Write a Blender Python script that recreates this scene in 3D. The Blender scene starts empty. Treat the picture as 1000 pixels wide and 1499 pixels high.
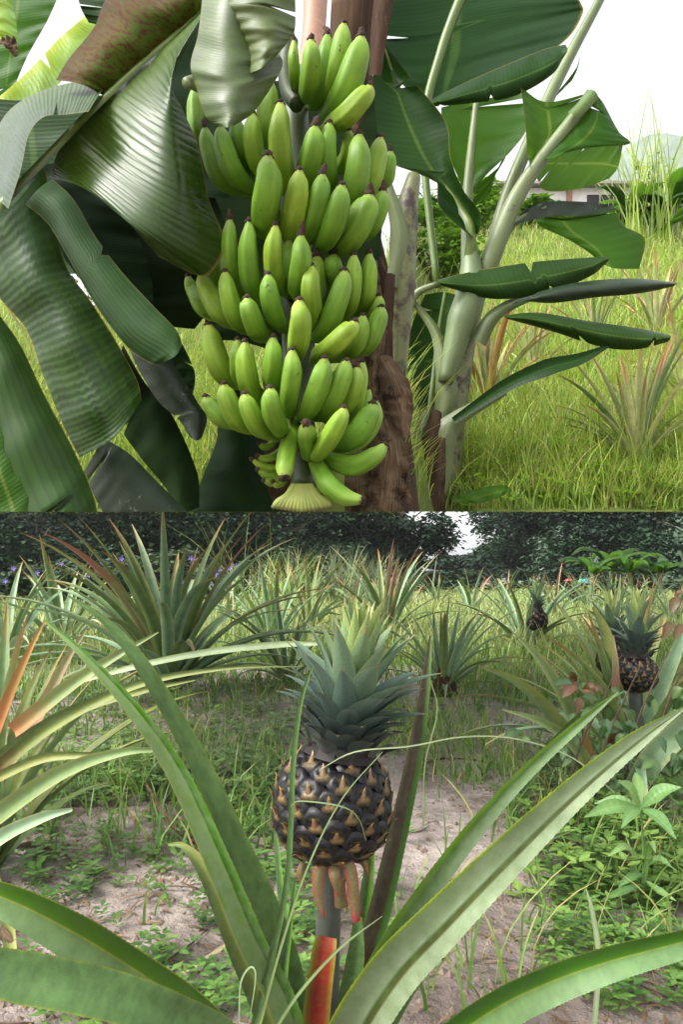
import bpy, bmesh, math, random
import numpy as np
from mathutils import Vector, Matrix, noise

random.seed(7)
rng = np.random.default_rng(7)
SC = bpy.context.scene
COL = SC.collection
R = math.radians

# ------------------------------------------------------------------ camera
EYE = 0.62                      # camera height above the pineapple field
cam_d = bpy.data.cameras.new('camera')
cam_d.sensor_fit = 'HORIZONTAL'; cam_d.sensor_width = 36; cam_d.lens = 36
cam_d.shift_y = 0.1005
cam_d.clip_start = 0.02; cam_d.clip_end = 3000
cam = bpy.data.objects.new('camera', cam_d); COL.objects.link(cam)
cam.location = (0, 0, EYE); cam.rotation_euler = (R(90), 0, 0)
SC.camera = cam

# ------------------------------------------------------------------ sky, sun, exposure
SUN_EL, SUN_AZ = 46, -62        # azimuth from +Y towards +X, i.e. light from the left behind
w = bpy.data.worlds.new('World'); SC.world = w; w.use_nodes = True
nt = w.node_tree; nt.nodes.clear()
sky = nt.nodes.new('ShaderNodeTexSky'); sky.sky_type = 'NISHITA'; sky.sun_disc = False
sky.sun_elevation = R(SUN_EL); sky.sun_rotation = R(180 + 62)
sky.air_density = 1.0; sky.dust_density = 4.0; sky.ozone_density = 1.0
hsv = nt.nodes.new('ShaderNodeHueSaturation'); hsv.inputs['Saturation'].default_value = 0.13
bg = nt.nodes.new('ShaderNodeBackground'); bg.inputs['Strength'].default_value = 0.15
out = nt.nodes.new('ShaderNodeOutputWorld')
nt.links.new(sky.outputs[0], hsv.inputs['Color']); nt.links.new(hsv.outputs[0], bg.inputs[0]); nt.links.new(bg.outputs[0], out.inputs[0])
sun_d = bpy.data.lights.new('sun', 'SUN'); sun_d.energy = 1.4; sun_d.angle = R(28); sun_d.color = (1, .96, .9)
sun = bpy.data.objects.new('sun', sun_d); COL.objects.link(sun)
sdir = Vector((-math.sin(R(62)) * math.cos(R(SUN_EL)), -math.cos(R(62)) * math.cos(R(SUN_EL)), math.sin(R(SUN_EL))))
sun.rotation_euler = sdir.to_track_quat('Z', 'Y').to_euler()
SC.view_settings.view_transform = 'Standard'; SC.view_settings.look = 'None'
SC.view_settings.exposure = 1.72; SC.view_settings.gamma = 1
SC.view_settings.use_curve_mapping = False
cy = SC.cycles
cy.max_bounces = 6; cy.diffuse_bounces = 3; cy.glossy_bounces = 2; cy.transmission_bounces = 4; cy.transparent_max_bounces = 6
cy.use_denoising = True; cy.caustics_reflective = False; cy.caustics_refractive = False

# ------------------------------------------------------------------ helpers
def P(px, py, d):               # a point at depth d that stands at this place of the photograph
    return Vector(((px - 500) / 1000 * d, d, EYE + (850 - py) / 1000 * d))
def S(r, g, b):
    f = lambda c: (c / 255 / 12.92) if c / 255 <= .04045 else ((c / 255 + .055) / 1.055) ** 2.4
    return (f(r), f(g), f(b), 1)
def sstep(a, b, x):
    t = np.clip((x - a) / (b - a), 0, 1); return t * t * (3 - 2 * t)
ORG = {}
def new_obj(name, me, parent=None, origin=None):
    o = bpy.data.objects.new(name, me); COL.objects.link(o)
    if parent is not None: o.parent = parent
    return o
def thing(name, label, cat, loc=(0, 0, 0), group=None):
    o = bpy.data.objects.new(name, None); COL.objects.link(o)
    o.empty_display_size = .05
    o.location = loc; o['label'] = label; o['category'] = cat
    if group: o['group'] = group
    ORG[o.name] = Vector(loc)
    return o
def tag(o, label=None, cat=None, group=None, kind=None):
    if label: o['label'] = label
    if cat: o['category'] = cat
    if group: o['group'] = group
    if kind: o['kind'] = kind
    return o
def mk(name, verts, faces, mat, parent=None, uv=None, smooth=True, tint=None, clip=False, mats=None, fmat=None):
    """one mesh object from world-space vertices; parts are re-based on their thing"""
    v = np.asarray(verts, dtype=np.float64).reshape(-1, 3)
    org = Vector((0, 0, 0))
    if parent is not None: org = ORG.get(parent.name, Vector((0, 0, 0)))
    else: org = Vector((v[:, 0].mean(), v[:, 1].mean(), v[:, 2].min()))
    me = bpy.data.meshes.new(name)
    me.from_pydata((v - np.array(org)).tolist(), [], [tuple(f) for f in faces])
    if uv is not None:
        l = me.uv_layers.new(name='UVMap')
        idx = np.zeros(len(me.loops), dtype=np.int32); me.loops.foreach_get('vertex_index', idx)
        l.data.foreach_set('uv', np.asarray(uv, dtype=np.float32)[idx].ravel())
    if tint is not None:
        a = me.attributes.new('tint', 'FLOAT', 'POINT'); a.data.foreach_set('value', np.asarray(tint, dtype=np.float32))
    for m in (mats or [mat]): me.materials.append(m)
    if fmat is not None: me.polygons.foreach_set('material_index', np.asarray(fmat, dtype=np.int32))
    if smooth: me.polygons.foreach_set('use_smooth', np.ones(len(me.polygons), dtype=bool))
    if clip:
        bm = bmesh.new(); bm.from_mesh(me)
        bmesh.ops.bisect_plane(bm, geom=bm.verts[:] + bm.edges[:] + bm.faces[:], plane_co=Vector((0, 0, EYE)) - org,
                               plane_no=Vector((0, -.101, 1)), clear_inner=True)
        bm.to_mesh(me); bm.free()
    me.update()
    o = new_obj(name, me, parent)
    if parent is None: o.location = org
    ORG[o.name] = org
    return o
def cr(pts, n):
    """Catmull-Rom through rows of numbers, n segments in all"""
    p = np.asarray(pts, dtype=float)
    if len(p) == 2: p = np.array([p[0], (p[0] + p[1]) / 2, p[1]])
    q = np.concatenate([(2 * p[0] - p[1])[None], p, (2 * p[-1] - p[-2])[None]])
    t = np.linspace(0, len(p) - 1, n + 1); i = np.minimum(t.astype(int), len(p) - 2); f = (t - i)[:, None] if p.ndim == 2 else (t - i)[:, None, None]
    a, b, c, d = q[i], q[i + 1], q[i + 2], q[i + 3]
    return .5 * ((2 * b) + (c - a) * f + (2 * a - 5 * b + 4 * c - d) * f ** 2 + (3 * b - a - 3 * c + d) * f ** 3)
def grid_faces(nv, nu, off=0, close=False):
    F = []
    for i in range(nv):
        for j in range(nu if not close else nu):
            a = i * (nu + (0 if close else 1)) + j; s = nu + (0 if close else 1)
            b = a + 1 if not close or j < nu - 1 else a + 1 - nu
            F.append((off + a, off + b, off + b + s, off + a + s))
    return F
def ribbon_geo(pts, wid, hint, cup=.3, nu=6, nv=30, roll=0, spine=0, wave=0):
    p = cr(pts, nv); wd = np.interp(np.linspace(0, 1, nv + 1), np.linspace(0, 1, len(wid)), wid)
    t = np.gradient(p, axis=0); t /= np.linalg.norm(t, axis=1)[:, None] + 1e-9
    h = np.asarray(hint, dtype=float)
    if h.ndim == 1: h = np.tile(h, (nv + 1, 1))
    s = np.cross(t, h); s /= np.linalg.norm(s, axis=1)[:, None] + 1e-9
    n = np.cross(s, t)
    if np.any(roll):
        rr = np.interp(np.linspace(0, 1, nv + 1), np.linspace(0, 1, len(np.atleast_1d(roll))), np.radians(np.atleast_1d(roll)))[:, None]
        s, n = s * np.cos(rr) + n * np.sin(rr), n * np.cos(rr) - s * np.sin(rr)
    u = np.linspace(-1, 1, nu + 1)
    V = np.zeros((nv + 1, nu + 1, 3)); UV = np.zeros((nv + 1, nu + 1, 2))
    for j, x in enumerate(u):
        ww = wd / 2
        if spine and abs(x) == 1: ww = ww + spine * (np.arange(nv + 1) % 2)
        V[:, j] = p + s * (x * ww)[:, None] + n * (cup * abs(x) ** 1.4 * wd / 2)[:, None]
        if wave: V[:, j] += n * (wave * abs(x) * wd / 2 * np.sin(np.arange(nv + 1) * .9 + x * 2))[:, None]
        UV[:, j, 0] = (x + 1) / 2; UV[:, j, 1] = np.linspace(0, 1, nv + 1)
    return V.reshape(-1, 3), grid_faces(nv, nu), UV.reshape(-1, 2)
def leaf_px(name, pts, wpx, mat, parent, cup=.4, roll=0, nv=36, nu=6, spine=0, clip=False, hint=None, wave=0, flip=False):
    """leaf along (px,py,d) points, widths in photograph pixels at their depth"""
    w3 = [P(*q) for q in pts]
    wd = [x * pts[min(int(round(k * (len(pts) - 1) / max(1, len(wpx) - 1))), len(pts) - 1)][2] / 1000 for k, x in enumerate(wpx)]
    v, f, uv = ribbon_geo(w3, wd, hint or (0, -1, .1), cup, nu, nv, roll, spine, wave)
    if flip: uv = uv * np.array([-1, 1]) + np.array([1, 0])
    return mk(name, v, f, mat, parent, uv, clip=clip)
def patch(name, rows, d, mat, parent, nv=36, nu=16, bulge=0, clip=True, ripple=.003, seed=0, tears=0):
    """a blade through rows of (px,py[,d]) points, each row a cross section"""
    g = np.array([[list(P(q[0], q[1], q[2] if len(q) > 2 else d)) for q in r] for r in rows])
    a = cr(g, nv)
    a = cr(a.transpose(1, 0, 2), nu).transpose(1, 0, 2)
    u = np.linspace(0, 1, nu + 1); vv = np.linspace(0, 1, nv + 1)
    dd = bulge * (4 * u * (1 - u))[None, :] + np.zeros((nv + 1, 1))
    if ripple:
        ph = seed * 1.7 + rows[0][0][0] * .13
        dd = dd + ripple * (np.sin(vv * 23 + ph)[:, None] * np.sin(u * 4 + ph)[None, :] + .6 * np.sin(vv * 51 + ph)[:, None] * np.abs(u - .5)[None, :] * 2)
    e = np.array([0, 0, EYE]); a = e + (a - e) * (1 + dd / a[:, :, 1])[:, :, None]
    rs = random.Random(int(rows[0][0][0] * 7 + rows[0][0][1] + seed))
    for _ in range(tears):
        i = rs.randrange(3, nv - 2); sd = rs.random() < .5; dp = rs.uniform(.12, .5); r_ = a[i].copy()
        for j in range(nu + 1):
            uu = u[j] * (1 - dp) if not sd else 1 - (1 - u[j]) * (1 - dp)
            a[i, j] = [np.interp(uu, u, r_[:, c]) for c in range(3)]
    UV = np.stack(np.meshgrid(u, vv), axis=-1)
    return mk(name, a.reshape(-1, 3), grid_faces(nv, nu), mat, parent, UV.reshape(-1, 2), clip=clip)
def tube_geo(pts, rad, ns=10, nv=20, shape=None, caps=True):
    p = cr(pts, nv); r = np.interp(np.linspace(0, 1, nv + 1), np.linspace(0, 1, len(rad)), rad)
    t = np.gradient(p, axis=0); t /= np.linalg.norm(t, axis=1)[:, None] + 1e-9
    ref = np.array([.31, -.9, .1]) if abs(t[0] @ np.array([.31, -.9, .1])) < .9 else np.array([1., 0, 0])
    V, UV = [], []
    for i in range(nv + 1):
        s = np.cross(t[i], ref); s /= np.linalg.norm(s); n = np.cross(s, t[i]); ref = n
        for k in range(ns):
            a = 2 * math.pi * k / ns
            rr = r[i] * (shape(a, i / nv) if shape else 1)
            V.append(p[i] + (s * math.cos(a) + n * math.sin(a)) * rr); UV.append((k / ns, i / nv))
    F = grid_faces(nv, ns, close=True)
    if caps:
        F.append(tuple(range(ns))[::-1]); F.append(tuple(nv * ns + k for k in range(ns)))
    return np.array(V), F, UV
def tube(name, pts, rad, mat, parent=None, ns=10, nv=20, shape=None, clip=False):
    v, f, uv = tube_geo(pts, rad, ns, nv, shape)
    return mk(name, v, f, mat, parent, uv, clip=clip)
def tube_px(name, pts, wpx, mat, parent=None, ns=10, nv=20, clip=False, shape=None):
    return tube(name, [P(*q) for q in pts], [x * pts[min(k, len(pts) - 1)][2] / 2000 for k, x in enumerate(wpx)], mat, parent, ns, nv, shape, clip)

# ------------------------------------------------------------------ materials
class NG:
    def __init__(s, name):
        s.m = bpy.data.materials.new(name); s.m.use_nodes = True; s.t = s.m.node_tree; s.t.nodes.clear()
        s.out = s.t.nodes.new('ShaderNodeOutputMaterial')
    def n(s, ty, **kw):
        x = s.t.nodes.new(ty)
        for k, v in kw.items(): setattr(x, k, v)
        return x
    def l(s, a, b): s.t.links.new(a, b)
    def put(s, sock, v):
        if hasattr(v, 'is_output') or isinstance(v, bpy.types.NodeSocket): s.l(v, sock)
        else: sock.default_value = v
    def math(s, op, a, b=0.0, clamp=False):
        x = s.n('ShaderNodeMath', operation=op, use_clamp=clamp); s.put(x.inputs[0], a); s.put(x.inputs[1], b); return x.outputs[0]
    def mix(s, f, a, b, bt='MIX'):
        x = s.n('ShaderNodeMix', data_type='RGBA', blend_type=bt); s.put(x.inputs[0], f); s.put(x.inputs[6], a); s.put(x.inputs[7], b); return x.outputs[2]
    def ramp(s, f, stops):
        x = s.n('ShaderNodeValToRGB'); s.put(x.inputs[0], f); e = x.color_ramp.elements
        while len(e) > 1: e.remove(e[0])
        e[0].position = stops[0][0]; e[0].color = stops[0][1]
        for p, c in stops[1:]: k = e.new(p); k.color = c
        return x.outputs[0]
    def lin(s, f, a, b, c=0.0, d=1.0):
        x = s.n('ShaderNodeMapRange'); x.clamp = True
        for i, v in enumerate((f, a, b, c, d)): s.put(x.inputs[i], v)
        return x.outputs[0]
    def noise(s, scale, vec=None, detail=3, rough=.55, stretch=None):
        x = s.n('ShaderNodeTexNoise'); x.inputs['Scale'].default_value = scale; x.inputs['Detail'].default_value = detail; x.inputs['Roughness'].default_value = rough
        if vec is not None:
            if stretch:
                mp = s.n('ShaderNodeMapping'); mp.inputs['Scale'].default_value = stretch; s.l(vec, mp.inputs[0]); vec = mp.outputs[0]
            s.l(vec, x.inputs['Vector'])
        return x.outputs[0]
G4 = lambda v: (v, v, v, 1)
def leaf_mat(name, ucols, rough=.4, trans=.2, tcol=None, vein=None, mott=None, tip=None, spots=None, lscale=6., var=.12, stretch=(3, 30, 1), roughn=.12, spec=.5, attr=False, oscale=None, objcol=False, margin=None):
    """ucols: colours across the blade; mott=(colour, amount); tip=(colour, start); spots=(colour, scale, lo, hi); vein=(axis, freq, bump, dark)"""
    g = NG(name)
    uv = g.n('ShaderNodeUVMap').outputs[0]; sep = g.n('ShaderNodeSeparateXYZ'); g.l(uv, sep.inputs[0])
    U, V = sep.outputs[0], sep.outputs[1]
    geo = g.n('ShaderNodeTexCoord').outputs['Object']
    col = g.ramp(U, ucols) if len(ucols) > 1 else None
    if col is None:
        x = g.n('ShaderNodeRGB'); x.outputs[0].default_value = ucols[0][1]; col = x.outputs[0]
    if objcol: col = g.mix(1.0, col, g.n('ShaderNodeObjectInfo').outputs['Color'], 'MULTIPLY')
    n1 = g.noise(1, uv, 4, .6, stretch)
    if mott: col = g.mix(g.math('MULTIPLY', g.lin(n1, .38, .66), mott[1]), col, mott[0])
    n2 = g.noise(lscale, geo, 4, .6)
    col = g.mix(.4, col, g.mix(g.lin(n2, .3, .7), G4(.22), G4(.72)), 'OVERLAY') if var else col
    if margin: col = g.mix(g.lin(g.math('ADD', g.math('ABSOLUTE', g.math('SUBTRACT', U, .5)), g.math('MULTIPLY', g.math('SUBTRACT', n2, .5), .03)), .485, .497), col, margin)
    if vein:
        ax, fr, bmp, dk = vein
        wv = g.math('SINE', g.math('MULTIPLY', g.math('ADD', V if ax == 'v' else U, g.math('MULTIPLY', n1, .03)), fr * 6.2832))
        wv = g.math('ADD', g.math('MULTIPLY', wv, .5), .5)
        if dk: col = g.mix(g.math('MULTIPLY', g.math('POWER', wv, 4), dk), col, (0, 0, 0, 1))
    if tip: col = g.mix(g.lin(g.math('ADD', V, g.math('MULTIPLY', g.math('SUBTRACT', n1, .5), .2)), tip[1], min(1, tip[1] + .25)), col, tip[0])
    if spots:
        ns = g.noise(spots[1], oscale and uv or geo, 5, .7, oscale)
        col = g.mix(g.lin(ns, spots[2], spots[3]), col, spots[0])
    oi = g.n('ShaderNodeObjectInfo').outputs['Random']
    h = g.n('ShaderNodeHueSaturation'); g.l(col, h.inputs['Color'])
    g.l(g.lin(oi, 0, 1, 1 - var, 1 + var), h.inputs['Value']); g.l(g.lin(oi, 0, 1, .5 + var * .12, .5 - var * .12), h.inputs['Hue'])
    col = h.outputs[0]
    if attr:
        at = g.n('ShaderNodeAttribute'); at.attribute_name = 'tint'
        h2 = g.n('ShaderNodeHueSaturation'); g.l(col, h2.inputs['Color']); g.l(g.lin(at.outputs['Fac'], 0, 1, .5, 1.4), h2.inputs['Value']); g.l(g.lin(at.outputs['Fac'], 0, 1, .515, .475), h2.inputs['Hue']); col = h2.outputs[0]
        if name.endswith('grass'): col = g.mix(g.lin(at.outputs['Fac'], .9, .93), col, S(176, 160, 104))
    b = g.n('ShaderNodeBsdfPrincipled'); g.l(col, b.inputs['Base Color'])
    g.l(g.lin(n2, .3, .7, rough - roughn, rough + roughn), b.inputs['Roughness']); b.inputs['Specular IOR Level'].default_value = spec
    if vein and vein[2]:
        bp = g.n('ShaderNodeBump'); bp.inputs['Strength'].default_value = .6; bp.inputs['Distance'].default_value = vein[2]; g.l(wv, bp.inputs['Height']); g.l(bp.outputs[0], b.inputs['Normal'])
    if trans:
        tr = g.n('ShaderNodeBsdfTranslucent')
        g.l(g.mix(.5, col, tcol, 'MIX') if tcol else col, tr.inputs[0])
        mx = g.n('ShaderNodeMixShader'); mx.inputs[0].default_value = trans; g.l(b.outputs[0], mx.inputs[1]); g.l(tr.outputs[0], mx.inputs[2]); g.l(mx.outputs[0], g.out.inputs[0])
    else: g.l(b.outputs[0], g.out.inputs[0])
    return g.m
def rough_mat(name, c0, c1, scale=8, stretch=None, rough=.8, bump=.004, c2=None, s2=3, lo=.55, hi=.7, spec=.3, var=0):
    g = NG(name); geo = g.n('ShaderNodeTexCoord').outputs['Object']
    a = g.noise(scale, geo, 6, .65, stretch); col = g.mix(g.lin(a, .32, .68), c0, c1)
    if c2 is not None: col = g.mix(g.lin(g.noise(s2, geo, 5, .7), lo, hi), col, c2)
    if var:
        oi = g.n('ShaderNodeObjectInfo').outputs['Random']; h = g.n('ShaderNodeHueSaturation'); g.l(col, h.inputs['Color']); g.l(g.lin(oi, 0, 1, 1 - var, 1 + var), h.inputs['Value']); col = h.outputs[0]
    b = g.n('ShaderNodeBsdfPrincipled'); g.l(col, b.inputs['Base Color']); b.inputs['Roughness'].default_value = rough; b.inputs['Specular IOR Level'].default_value = spec
    if bump:
        bp = g.n('ShaderNodeBump'); bp.inputs['Strength'].default_value = .7; bp.inputs['Distance'].default_value = bump; g.l(a, bp.inputs['Height']); g.l(bp.outputs[0], b.inputs['Normal'])
    g.l(b.outputs[0], g.out.inputs[0]); return g.m

M = {}
# banana leaves
M['bl_gloss'] = leaf_mat(margin=S(112, 100, 40), name='banana_leaf_wet', ucols=[(0, S(55, 80, 12)), (.5, S(36, 66, 7)), (1, S(27, 53, 5))], rough=.36, spec=.32, roughn=.16, trans=.12, vein=('v', 36, .0011, .16), mott=(S(65, 87, 36), .3), spots=(S(46, 31, 29), 5, .66, .76), lscale=5)
M['bl_gloss2'] = leaf_mat(margin=S(112, 100, 40), name='banana_leaf_wet_dripping', ucols=[(0, S(36, 66, 8)), (.5, S(34, 64, 8)), (1, S(44, 74, 12))], rough=.38, spec=0.25, trans=.12, vein=('v', 34, .0006, .14), mott=(S(16, 35, 11), .6), spots=(S(40, 28, 27), 5, .66, .76), lscale=9, stretch=(16, 4, 1))
M['bl_dull'] = leaf_mat(margin=S(96, 86, 34), name='banana_leaf_underside', ucols=[(0, S(79, 98, 43)), (1, S(68, 89, 34))], rough=.5, trans=.12, vein=('v', 60, .0002, .03), mott=(S(67, 78, 54), .6), spots=(S(85, 91, 79), 14, .6, .75), lscale=14)
M['bl_strip'] = leaf_mat(margin=S(112, 100, 40), name='banana_leaf_strip', ucols=[(0, S(34, 62, 10)), (.5, S(42, 72, 16)), (1, S(26, 50, 8))], rough=.4, spec=0.25, trans=.1, vein=('u', 11, .0004, .25), mott=(S(51, 73, 35), .4), lscale=7, stretch=(12, 3, 1))
M['bl_brown'] = leaf_mat('banana_leaf_browned', [(0, S(58, 86, 14)), (.4, S(58, 82, 18)), (.66, S(78, 70, 24)), (1, S(58, 54, 22))], rough=.7, spec=.15, trans=.12, vein=('v', 90, .0003, .1), spots=(S(70, 36, 12), 2.6, .47, .6), oscale=(3, 16, 1), lscale=8)
M['bl_dark'] = leaf_mat('banana_leaf_dark_shade', [(0, S(20, 38, 14)), (1, S(25, 44, 17))], rough=.6, trans=.05, spec=.05, vein=('v', 60, .0002, .1), lscale=5)  # shade beneath the hanging leaves is put into this near-black green
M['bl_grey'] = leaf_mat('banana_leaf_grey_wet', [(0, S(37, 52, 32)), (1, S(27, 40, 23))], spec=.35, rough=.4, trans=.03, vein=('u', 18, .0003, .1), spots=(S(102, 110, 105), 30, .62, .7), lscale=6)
M['bl_mid'] = leaf_mat(margin=S(112, 100, 40), name='banana_leaf_green', ucols=[(0, S(46, 86, 18)), (.47, S(60, 102, 22)), (.485, S(104, 128, 52)), (.515, S(104, 128, 52)), (.53, S(60, 102, 22)), (1, S(44, 84, 18))], rough=.4, trans=.42, tcol=S(120, 170, 40), spec=.2, vein=('v', 44, .0004, .18), lscale=4)
M['bl_deep'] = leaf_mat(margin=S(112, 100, 40), name='banana_leaf_deep_green', ucols=[(0, S(22, 50, 12)), (.47, S(32, 62, 16)), (.485, S(62, 88, 34)), (.515, S(62, 88, 34)), (.53, S(32, 62, 16)), (1, S(24, 52, 13))], rough=.4, trans=.12, tcol=S(51, 94, 34), spec=.14, vein=('v', 44, .0004, .2), lscale=4)
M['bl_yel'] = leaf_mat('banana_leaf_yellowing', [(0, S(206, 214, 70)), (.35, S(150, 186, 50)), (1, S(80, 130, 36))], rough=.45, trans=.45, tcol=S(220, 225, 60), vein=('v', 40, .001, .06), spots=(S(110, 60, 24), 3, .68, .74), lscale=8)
M['midrib'] = leaf_mat('banana_midrib', [(0, S(62, 87, 27)), (.35, S(92, 115, 50)), (.6, S(85, 107, 45)), (1, S(51, 78, 22))], rough=.4, trans=0, mott=(S(90, 108, 45), .4))
M['petiole'] = leaf_mat('banana_petiole', [(0, S(79, 96, 49)), (.4, S(113, 125, 86)), (.7, S(92, 106, 63)), (1, S(79, 96, 49))], rough=.45, trans=0, spots=(S(56, 39, 29), 16, .66, .74), mott=(S(72, 91, 46), .5), stretch=(6, 3, 1))
M['stem_br'] = leaf_mat('pseudostem_green_brown', [(0, S(86, 97, 52)), (.5, S(113, 120, 75)), (1, S(86, 97, 52))], rough=.5, trans=0, spots=(S(46, 30, 19), 12, .5, .62), mott=(S(81, 75, 50), .6), stretch=(8, 2, 1))
M['dry'] = leaf_mat('dry_sheath', [(0, S(96, 82, 62)), (.5, S(124, 106, 82)), (1, S(84, 70, 54))], rough=.85, trans=.08, mott=(S(62, 46, 34), .9), spots=(S(40, 28, 20), 18, .5, .62), lscale=26, stretch=(26, 4, 1), spec=.15)
M['dry_dark'] = leaf_mat('dry_sheath_dark', [(0, S(40, 30, 23)), (.5, S(60, 46, 34)), (1, S(36, 27, 21))], rough=.85, trans=0, mott=(S(92, 72, 52), .6), spots=(S(120, 100, 76), 12, .58, .7), lscale=20, stretch=(26, 4, 1), spec=.15)
M['peduncle'] = leaf_mat('fruit_stalk_pink', [(0, S(150, 116, 92)), (.5, S(186, 150, 124)), (1, S(150, 116, 92))], rough=.6, trans=0, mott=(S(120, 100, 74), .4), spots=(S(50, 34, 28), 24, .66, .72))
M['stalk'] = leaf_mat('bunch_stalk_green', [(0, S(49, 64, 25)), (1, S(54, 68, 29))], rough=.5, trans=0, mott=(S(70, 77, 42), .5))  # darkened so the colour deepens the shade between the fruits
# bananas
M['banana'] = leaf_mat('banana_skin_green', [(0, S(118, 152, 44)), (1, S(118, 152, 44))], rough=.52, trans=0, spec=.3, mott=(S(84, 122, 22), .75), spots=(S(46, 38, 20), 62, .655, .69), lscale=16, var=.13, stretch=(9, 2.2, 1), roughn=.06, tip=(S(136, 160, 66), .66))
M['tipb'] = rough_mat('banana_tip_black', S(40, 28, 24), S(74, 54, 42), 90, rough=.9, bump=.002)
M['floret'] = leaf_mat('bunch_end_scales', [(0, S(127, 144, 59)), (.5, S(161, 170, 93)), (1, S(127, 144, 59))], rough=.5, trans=.1, tip=(S(68, 51, 34), .8))
# pineapple leaves: silver underside, green channel
def pine(name, c, tipc=None, trans=.12, mo=S(126, 146, 116), ma=.5, rough=.45, tipstart=.86, **k):
    return leaf_mat(name, c, rough=rough, trans=trans, mott=(mo, ma), tip=(tipc, tipstart) if tipc else None, vein=('u', 24, 0, .16), spec=.22, lscale=14, stretch=(2.2, 26, 1), **k)
EDGE = S(150, 160, 84)
M['p_left'] = pine('pineapple_leaf_silver_green', [(0, S(136, 146, 66)), (.06, S(96, 126, 62)), (.58, S(108, 140, 78)), (.64, S(44, 92, 6)), (1, S(74, 128, 12))], S(117, 100, 58))
M['p_wide'] = pine('pineapple_leaf_grey_face', [(0, S(140, 158, 52)), (.05, S(84, 118, 26)), (.1, S(92, 108, 78)), (.52, S(104, 120, 92)), (.58, S(40, 60, 16)), (.67, S(56, 58, 26)), (.71, S(112, 130, 98)), (1, S(126, 142, 112))], S(132, 140, 85), mo=S(68, 91, 48), ma=.5)
M['p_dark'] = pine('pineapple_leaf_green_edge', [(0, S(98, 142, 24)), (.34, S(66, 112, 10)), (.4, S(70, 98, 50)), (1, S(88, 114, 70))], S(117, 109, 67), ma=.3)
M['p_low'] = pine('pineapple_leaf_channel', [(0, S(123, 134, 47)), (.05, S(41, 81, 5)), (.45, S(62, 102, 13)), (.49, S(123, 134, 49)), (.53, S(93, 121, 70)), (1, S(106, 133, 87))], None, mo=S(66, 89, 49), ma=.45)
M['p_pale'] = pine('pineapple_leaf_pale', [(0, S(119, 132, 55)), (.06, S(94, 122, 72)), (.94, S(89, 117, 65)), (1, S(126, 135, 55))], None, mo=S(60, 82, 43), ma=.6)
M['p_purple'] = pine('pineapple_leaf_purple', [(0, S(98, 90, 66)), (.35, S(70, 54, 48)), (.72, S(84, 70, 52)), (.8, S(70, 110, 40)), (1, S(90, 130, 50))], S(120, 90, 80), ma=.2)
M['p_yellow'] = pine('pineapple_leaf_yellow', [(0, S(137, 139, 73)), (.5, S(112, 123, 58)), (1, S(80, 98, 54))], S(92, 61, 38), ma=.3)
M['p_red'] = pine('pineapple_leaf_red', [(0, S(119, 121, 40)), (.08, S(128, 99, 34)), (.22, S(123, 31, 25)), (.66, S(110, 23, 23)), (.84, S(88, 69, 23)), (1, S(106, 115, 40))], S(156, 46, 46), mo=S(101, 77, 27), ma=.5)
M['bract'] = pine('fruit_bract_pink', [(0, S(150, 62, 50)), (.3, S(104, 104, 60)), (.7, S(112, 90, 58)), (1, S(146, 50, 44))], S(144, 56, 48), ma=.3)
M['g_blue'] = pine('field_leaf_grey_green', [(0, S(179, 193, 140)), (.15, S(136, 166, 130)), (.5, S(124, 155, 119)), (.85, S(136, 166, 130)), (1, S(179, 193, 140))], S(191, 166, 114), ma=.4, var=.2, tipstart=.8)
M['g_green'] = pine('field_leaf_green', [(0, S(150, 156, 90)), (.15, S(120, 140, 84)), (.5, S(104, 128, 72)), (.85, S(120, 140, 84)), (1, S(150, 156, 90))], S(170, 130, 80), ma=.4, var=.2, tipstart=.75)
M['g_pink'] = pine('field_leaf_pink', [(0, S(164, 150, 108)), (.3, S(152, 132, 104)), (.6, S(136, 138, 92)), (1, S(164, 150, 108))], S(168, 124, 108), ma=.2, var=.15, tipstart=.5)
M['g_orange'] = pine('field_leaf_orange', [(0, S(171, 108, 63)), (.5, S(158, 129, 72)), (1, S(165, 100, 57))], S(176, 111, 75), ma=.2, var=.1, tipstart=.55)
M['u_olive'] = pine('bank_leaf_olive', [(0, S(184, 182, 124)), (.3, S(160, 166, 104)), (.7, S(152, 160, 98)), (1, S(184, 182, 124))], S(190, 130, 90), ma=.4, var=.2, tipstart=.7)
M['u_dry'] = pine('bank_leaf_dry', [(0, S(150, 130, 90)), (.5, S(120, 112, 76)), (1, S(150, 130, 90))], S(120, 84, 60), ma=.3, var=.2, tipstart=.5)
M['crown'] = leaf_mat('crown_leaf', [(0, (1.5, 1.35, .95, 1)), (.08, (1.05, 1.05, 1, 1)), (.5, (.9, .9, .9, 1)), (.92, (1.05, 1.05, 1, 1)), (1, (1.5, 1.35, .95, 1))], rough=.45, trans=.08, vein=('u', 9, 0, .08), mott=(S(112, 128, 116), .22), tip=(S(150, 120, 70), .9), lscale=40, objcol=True, spec=.4)
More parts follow.
